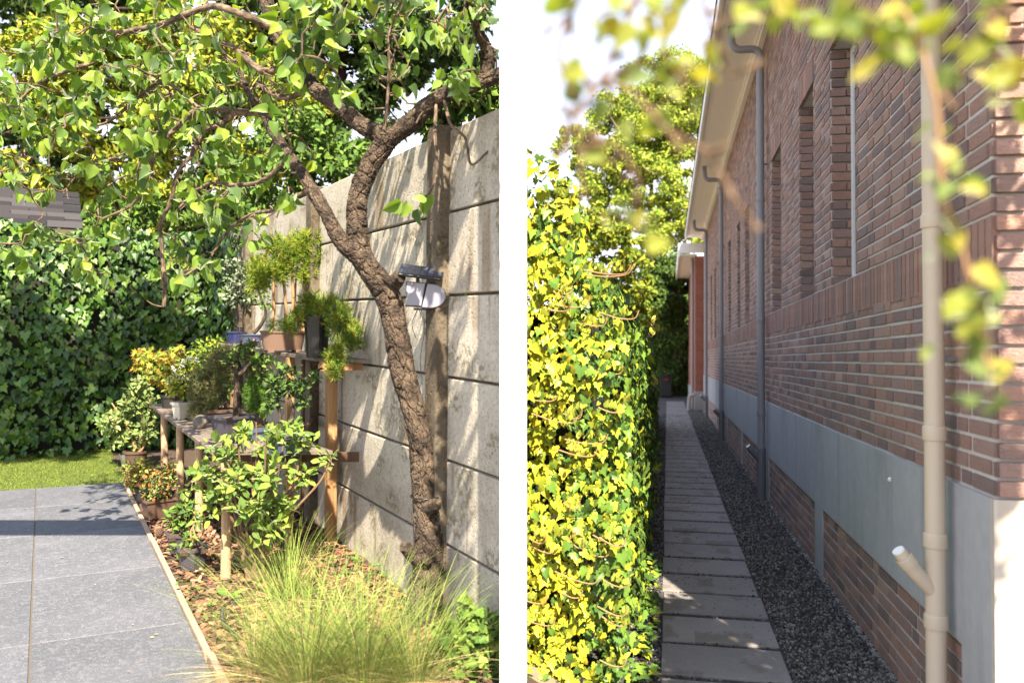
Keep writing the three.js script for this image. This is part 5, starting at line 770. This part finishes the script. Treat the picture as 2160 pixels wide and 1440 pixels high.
// ================================================================ ALLEY: ivy hedge, shrubs and trees
{
  const S = 3.62, fx = -0.165, o = thing('ivy_hedge', 'sunlit ivy hedge with long pale shoots along the stepping stone path', 'hedge', A, V(fx, 0, -S)), r = rng(401), list = [];
  part(o, 'stems', box(-0.62, -0.22, -0.1, 1.72, -15, -0.12), std(C(0.02, 0.024, 0.012), 1));  // near-black core box, coloured for the shade deep inside the hedge
  ivySheet(list, r, V(-0.72, -0.1, 0), V(1, 0, 0), V(0, 1, 0), V(0, 0, 1), 0.72, 2.2, 3900, 0.044, 0.12, 2); for (const l of list) if (r() < 0.06 + 0.78 * sm(clamp((-0.02 - l.p.x) / 0.36))) l.k = 4 + pick(r, 2);   // yellower towards the hedge end: sunlight put into the leaf colour
  ivySheet(list, r, V(-0.05, 0, 0), V(0, 0, -1), V(0, 1, 0), V(1, 0, 0), 4, 2.1, 6400, 0.052, 0.16, 6);
  ivySheet(list, r, V(-0.14, 0, -4), V(0, 0, -1), V(0, 1, 0), V(1, 0, 0), 11, 2.15, 9500, 0.065, 0.14, 8);
  ivySheet(list, r, V(-0.56, 2.08, 0), V(0, 0, -1), V(1, 0, 0), V(0, 1, 0), 15, 0.56, 5000, 0.06, 0.2, 12);
  for (const l of list) { const y = l.p.y, k = clamp((y - 1.4) / 0.7); if (l.p.z < 0.02) l.p.x -= 0.34 * k * k * clamp((l.p.x + 0.5) / 0.4); else if (l.p.x > -0.34 * k * k) l.p.x -= 0.25; }   // rounded shoulder
  for (let i = 0; i < 150; i++) { const k = r(), p = V(-0.03 + 0.13 * r(), 0.02 + 0.08 * r(), 0.05 - 0.6 * k * 4); list.push({ p, q: qLook(V(1, 0.2, 0.3).addScaledVector(rv(r), 0.8), V(0.2, 1, 0.3)), s: 0.04 + 0.02 * r(), k: pick(r, 5) }); }
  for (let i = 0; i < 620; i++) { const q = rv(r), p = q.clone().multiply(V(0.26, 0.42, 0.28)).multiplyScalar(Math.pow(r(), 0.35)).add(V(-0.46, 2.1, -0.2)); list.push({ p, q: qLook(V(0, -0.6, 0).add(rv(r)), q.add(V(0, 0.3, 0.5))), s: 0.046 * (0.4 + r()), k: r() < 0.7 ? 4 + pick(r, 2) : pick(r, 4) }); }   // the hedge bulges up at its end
  for (let i = 0; i < 260; i++) { const q = rv(r), p = q.clone().multiply(V(0.36, 0.13, 0.16)).multiplyScalar(Math.pow(r(), 0.4)).add(V(-0.52, 0.05, 0.16)); list.push({ p, q: qLook(V(0, -0.6, 0.3).add(rv(r)), q.add(V(0, 0.8, 0.5))), s: 0.045 * (0.4 + r()), k: pick(r, 6) }); }   // ivy spreading at its foot
  ivies(o, 'ivyalley', list, [C(0.085, 0.17, 0.015), C(0.055, 0.125, 0.013), C(0.12, 0.21, 0.018), C(0.04, 0.095, 0.012), C(0.26, 0.30, 0.014), C(0.40, 0.37, 0.015)], { rough: 1, coat: 0.25, coatR: 0.35 });  // the last two yellows carry the sunlight of the hedge end
  // young shoots: pale stems reaching out sideways with upturned tips and small fresh leaves
  const young = [];
  for (let i = 0; i < 36; i++) {
    const front = i < 31, y = 0.12 + 1.95 * r(), a = front ? V(-0.5 + 0.42 * r(), y, 0.06 + 0.05 * r()) : V(0.06, y, -0.2 - 3 * r()), L = (0.06 + 0.17 * r()) * (front ? 1 : 0.5), d = front ? V(1, -0.12 + 0.2 * r(), 0.1 + 0.3 * r()) : V(0.5, 0, 0.9);
    d.normalize(); const b = a.clone().addScaledVector(d, L * 0.5).add(V(0, -0.02, 0)), c = a.clone().addScaledVector(d, L * 0.9).add(V(0, -0.015, 0)), e = a.clone().addScaledVector(d, L).add(V(0, 0.02, 0));
    part(o, 'shoot', tube([a, b, c, e], [0.0034, 0.003, 0.0026, 0.002], { seg: 6, step: 0.015 }), M.twigTan);
    for (let k = 0; k < 11; k++) young.push({ p: a.clone().lerp(k < 2 ? e : c, 0.25 + 0.75 * r()).add(V(0, 0.004, 0)), q: qLook(V(0.3, 1, 0.2).addScaledVector(rv(r), 0.5), rv(r).add(V(0, 0.2, 0.8))), s: 0.022 + 0.022 * r(), k: pick(r, 3) });
  }
  foliage(o, 'youngivy', LEAF.oval, young, [C(0.30, 0.33, 0.03), C(0.24, 0.29, 0.03), C(0.36, 0.34, 0.05)], { cap: 0, mass: 'young_leaves' });
}
{
  const rel = (b, u, v, t) => { const p = A.at(u, v, t); return [p.x - b.x, p.y, p.z - b.z]; }, left = p => A.pix(p)[0] < 1100;
  let b = treeAt(A, 1385, 700, 35.5);
  crownTree(A, b, 'yellow_green_tree', 'large airy yellow green tree rising at the end of the alley', { trunk: [[0, -1, 0, 0.28], [0, 2, 0, 0.24], [-0.3, 4.5, 0, 0.18], [-0.2, 9.5, 0, 0.08]], seedN: 501, n: 100000, clumps: 420, spread: 1.5, size: 0.15, pal: [C(0.25, 0.33, 0.03), C(0.32, 0.38, 0.04), C(0.17, 0.26, 0.025), C(0.11, 0.19, 0.02), C(0.38, 0.40, 0.06)], limbs: 60, skip: left, bark: M.barkGrey,
    blobs: [[...rel(b, 1400, 190, 35.1), 1.95, 1.56, 1.82], [...rel(b, 1320, 240, 33.8), 1.82, 1.43, 1.69], [...rel(b, 1440, 300, 35.1), 1.3, 2.08, 1.69], [...rel(b, 1280, 330, 33.8), 1.69, 1.17, 1.56], [...rel(b, 1360, 380, 33.8), 1.95, 1.3, 1.69], [...rel(b, 1210, 300, 34.5), 1.04, 0.78, 1.04], [...rel(b, 1240, 400, 33.8), 1.3, 0.91, 1.3], [...rel(b, 1440, 470, 33.8), 1.3, 1.69, 1.56], [...rel(b, 1350, 480, 33.1), 1.3, 1.04, 1.3], [...rel(b, 1470, 170, 36.4), 1.17, 1.3, 1.3], [...rel(b, 1300, 420, 33.8), 1.3, 1.17, 1.3], [...rel(b, 1400, 560, 33.1), 1.17, 0.91, 1.04], [...rel(b, 1400, 260, 35.8), 2.08, 2.08, 1.3], [...rel(b, 1240, 460, 33.8), 1.17, 0.78, 1.04], [...rel(b, 1300, 510, 33.8), 1.17, 0.91, 1.04], [...rel(b, 1360, 550, 33.1), 1.04, 0.91, 1.04]] });
  b = treeAt(A, 1425, 760, 32.5);
  crownTree(A, b, 'dark_bush', 'dark green bush closing the alley above the wheelie bin', { trunk: [[0, -0.6, -0.5, 0.07], [0, 1.2, -0.4, 0.06], [0.1, 2.5, 0, 0.05], [0, 4, 0, 0.03]], seedN: 502, n: 26000, size: 0.15, pal: [...DG, MG[0], YG[3]], limbs: 30, skip: left,
    blobs: [[...rel(b, 1420, 700, 31.9), 0.98, 1.04, 0.91], [...rel(b, 1395, 640, 31.2), 0.91, 1.04, 0.91], [...rel(b, 1435, 590, 31.9), 0.78, 1.17, 0.91], [...rel(b, 1420, 800, 32.2), 1.04, 0.91, 0.65], [...rel(b, 1380, 560, 31.2), 0.78, 0.78, 0.78], [...rel(b, 1450, 760, 33.1), 0.78, 1.3, 0.65], [...rel(b, 1400, 800, 33.3), 1.04, 0.91, 0.52]] });
}
{
  const b = treeAt(A, 1290, 700, 19), rel = (u, v, t) => { const p = A.at(u, v, t); return [p.x - b.x, p.y, p.z - b.z]; };
  crownTree(A, b, 'sunny_bush', 'sunlit bush rising behind the shoulder of the ivy hedge', { trunk: [[0, -0.3, 0, 0.08], [0, 1.2, 0, 0.07], [0.05, 2.2, 0, 0.05], [0, 3.2, 0, 0.03]], seedN: 503, n: 11000, size: 0.11, pal: [...YG, MG[1]], limbs: 24, skip: p => A.pix(p)[0] < 1120,
    blobs: [[...rel(1225, 470, 19), 0.65, 0.6, 0.6], [...rel(1285, 520, 18.5), 0.6, 0.6, 0.6], [...rel(1335, 590, 19), 0.5, 0.7, 0.6], [...rel(1180, 430, 19.5), 0.5, 0.5, 0.5], [...rel(1360, 660, 19.5), 0.35, 0.6, 0.5]] });
}
{
  const o = thing('dark_hedge', 'tall dark leafy hedge closing the far end of the alley', 'hedge', A, V(0, 0, -34)), r = rng(510), list = [];
  part(o, 'stems', box(-2.6, 1.6, -0.5, 4.6, -0.6, -0.3), std(C(0.015, 0.018, 0.01), 1));  // core box coloured almost black to stand for shade behind the leaves
  ivySheet(list, r, V(-2.5, -0.3, 0), V(1, 0, 0), V(0, 1, 0), V(0, 0, 1), 4.1, 5.2, 12000, 0.12, 0.5, 31);
  foliage(o, 'darkhedge', LEAF.tiny, list, [...DG, MG[0]], { cap: 0, coat: 0 });
}
// ================================================================ ALLEY: branches hanging in front of the alley
{
  const B = V(1.25, 0, -0.35), o = thing('overhanging_tree', 'young tree whose blurred leafy branches hang over the alley entrance', 'tree', A, B), r = rng(601), pt = (u, v, t) => A.at(u, v, t).sub(B), T = 0.75;
  part(o, 'trunk', tube([V(0, -0.05, 0), V(0.02, 1, 0), V(-0.03, 2.0, -0.05), V(0, 2.9, -0.2), V(0.1, 3.6, -0.4)], [0.06, 0.05, 0.045, 0.035, 0.02], { seg: 14, step: 0.05, bump: (s, a) => 0.004 * (vn(s * 20, a * 2) - 0.5) }), M.bark);
  const lines = [
    [V(-0.03, 2.05, -0.05), V(-0.7, 2.3, -0.5), pt(1300, -150, T), pt(1230, -20, T), pt(1178, 110, T), pt(1218, 225, T), pt(1224, 320, T), pt(1232, 440, T)],
    [pt(1400, -160, T), pt(1330, 30, T), pt(1292, 110, T), pt(1262, 180, T), pt(1219, 240, T)],
    [pt(1262, 180, T), pt(1330, 190, T - 0.05), pt(1400, 270, T - 0.05), pt(1490, 320, T - 0.05), pt(1545, 410, T - 0.06), pt(1590, 470, T - 0.06)],
    [V(-0.03, 2.0, -0.05), V(-0.3, 2.1, -0.5), pt(1880, -120, T - 0.05), pt(1940, 90, T - 0.05), pt(1975, 210, T - 0.05), pt(1992, 420, T - 0.05), pt(2040, 560, T - 0.05), pt(2085, 780, T - 0.05)],
    [pt(2140, -80, T - 0.05), pt(2090, 40, T - 0.05), pt(2050, 120, T - 0.05), pt(1975, 210, T - 0.05)],
    [pt(1224, 320, T), pt(1290, 300, T), pt(1345, 380, T), pt(1335, 470, T)], [pt(1218, 225, T), pt(1195, 260, T), pt(1185, 330, T)], [pt(1262, 180, T), pt(1350, 130, T), pt(1440, 160, T)],
    [pt(1500, -140, T), pt(1480, -20, T), pt(1500, 60, T), pt(1545, 160, T), pt(1580, 140, T)],
  ], nodes = [];
  lines.forEach((p, i) => { part(o, 'limb', tube(p, p.map((_, k) => (i === 3 ? 0.0026 : 0.0028) * (1 - 0.55 * k / p.length)), { seg: 9, step: 0.02, bump: (s, a, R) => R * 0.6 * (vn(s * 60, Math.cos(a) + 5) - 0.5) }), i === 3 ? M.twigTan : M.twigBrown); nodes.push(...new THREE.CatmullRomCurve3(p).getSpacedPoints(30)); });  // one branch in tan: its sunlit gold is put into the colour
  const tg = []; for (const [u, v, t] of [[1140, 40, T], [1125, 90, T], [1200, 20, T], [1160, 70, T], [1385, 20, T], [1430, 10, T], [1460, 130, T], [1480, 175, T], [1440, 190, T], [1400, 130, T], [1320, 450, T], [1345, 490, T], [1300, 470, T], [1850, 20, 0.7], [1800, 0, 0.7], [1900, 60, 0.7], [1960, 30, 0.7], [1880, 90, 0.7], [2080, 110, 0.7], [2120, 30, 0.7], [2140, 140, 0.7], [2060, 20, 0.7], [1600, 30, T], [1660, 10, T], [2030, 640, 0.7], [2085, 690, 0.7], [2015, 740, 0.7], [2100, 800, 0.7], [2000, 520, 0.7], [2050, 590, 0.7], [1990, 420, 0.7], [2010, 340, 0.7], [2070, 640, 0.7], [2090, 740, 0.7], [1980, 300, 0.7], [1900, 120, 0.7], [1230, 150, T], [1150, 180, T], [1290, 300, T], [1410, 160, T], [1560, 40, T], [1180, 140, T], [1250, 40, T], [1290, 20, T], [1340, 80, T], [1420, 60, T], [1480, 90, T], [1350, 160, T], [1300, 230, T], [1390, 230, T], [1720, 20, T], [1760, 40, 0.7], [1830, 60, 0.7], [2000, 60, 0.7], [2040, 160, 0.7], [2120, 180, 0.7], [1120, 200, T], [1140, 250, T]]) tg.push(pt(u, v, t));
  const up = [], sa = sunDir.clone().transformDirection(A.I);   // unseen crown leaves added to shade the first slabs: back from the path towards the sun
  for (let i = 0; i < 900 && up.length < 270; i++) { const p = V(-0.05 + 0.75 * r(), 0, -3.3 - 1.9 * r()).addScaledVector(sa, (3.1 + 0.5 * r()) / sa.y), k = (3.5 + p.z) / sa.z, x = p.x - sa.x * k, y = p.y - sa.y * k; if ((x < -0.04 && y > 0.4) || A.pix(p)[1] > -60 || p.x - sa.x * (2.915 + p.z) / sa.z > 1.03) continue; up.push(p.sub(B)); }
  nodes.push(V(0, 2.9, -0.2), V(0.1, 3.6, -0.4), V(0.05, 3.2, -0.3));
  part(o, 'twigs', merge(grow(nodes, [...tg, ...up], r, { r0: 0.0022, r1: 0.0012, seg: 5, wob: 0.1 })), M.twigBrown).userData.kind = 'stuff';
  const list = [], spur = [];
  for (const c of [...tg, ...up]) { if (shadesPillar(c.clone().add(B).applyMatrix4(A.M))) continue; const n = up.includes(c) ? 14 : 3; for (let i = 0; i < n; i++) { const d = rv(r), p = c.clone().addScaledVector(rv(r), up.includes(c) ? 0.11 : 0.015); d.y -= 0.5; const px = A.pix(p.clone().add(B)); if (px[0] < 1190 && px[1] > -200) continue; list.push({ p, q: qLook(d, rv(r).add(V(0, 0.3, 0.8))), s: (up.includes(c) ? 0.07 : 0.02) + 0.012 * r(), k: pick(r, 4) }); } }
  foliage(o, 'hang', LEAF.pear, list, [C(0.32, 0.36, 0.016), C(0.24, 0.31, 0.016), C(0.42, 0.38, 0.02), C(0.14, 0.22, 0.018)], { trans: 0.6, coat: 0.3, cap: 120 });
  for (const n of nodes.filter((_, i) => i % 5 === 2).slice(0, 60)) { const d = rv(r); spur.push(tube([n.clone(), n.clone().addScaledVector(d, 0.012), n.clone().addScaledVector(d, 0.02)], [0.002, 0.0035, 0.002], { seg: 7, step: 0.006 })); }
  part(o, 'spurs', merge(spur), M.twigBrown).userData.kind = 'stuff';
}
renderer.render(scene, camera);
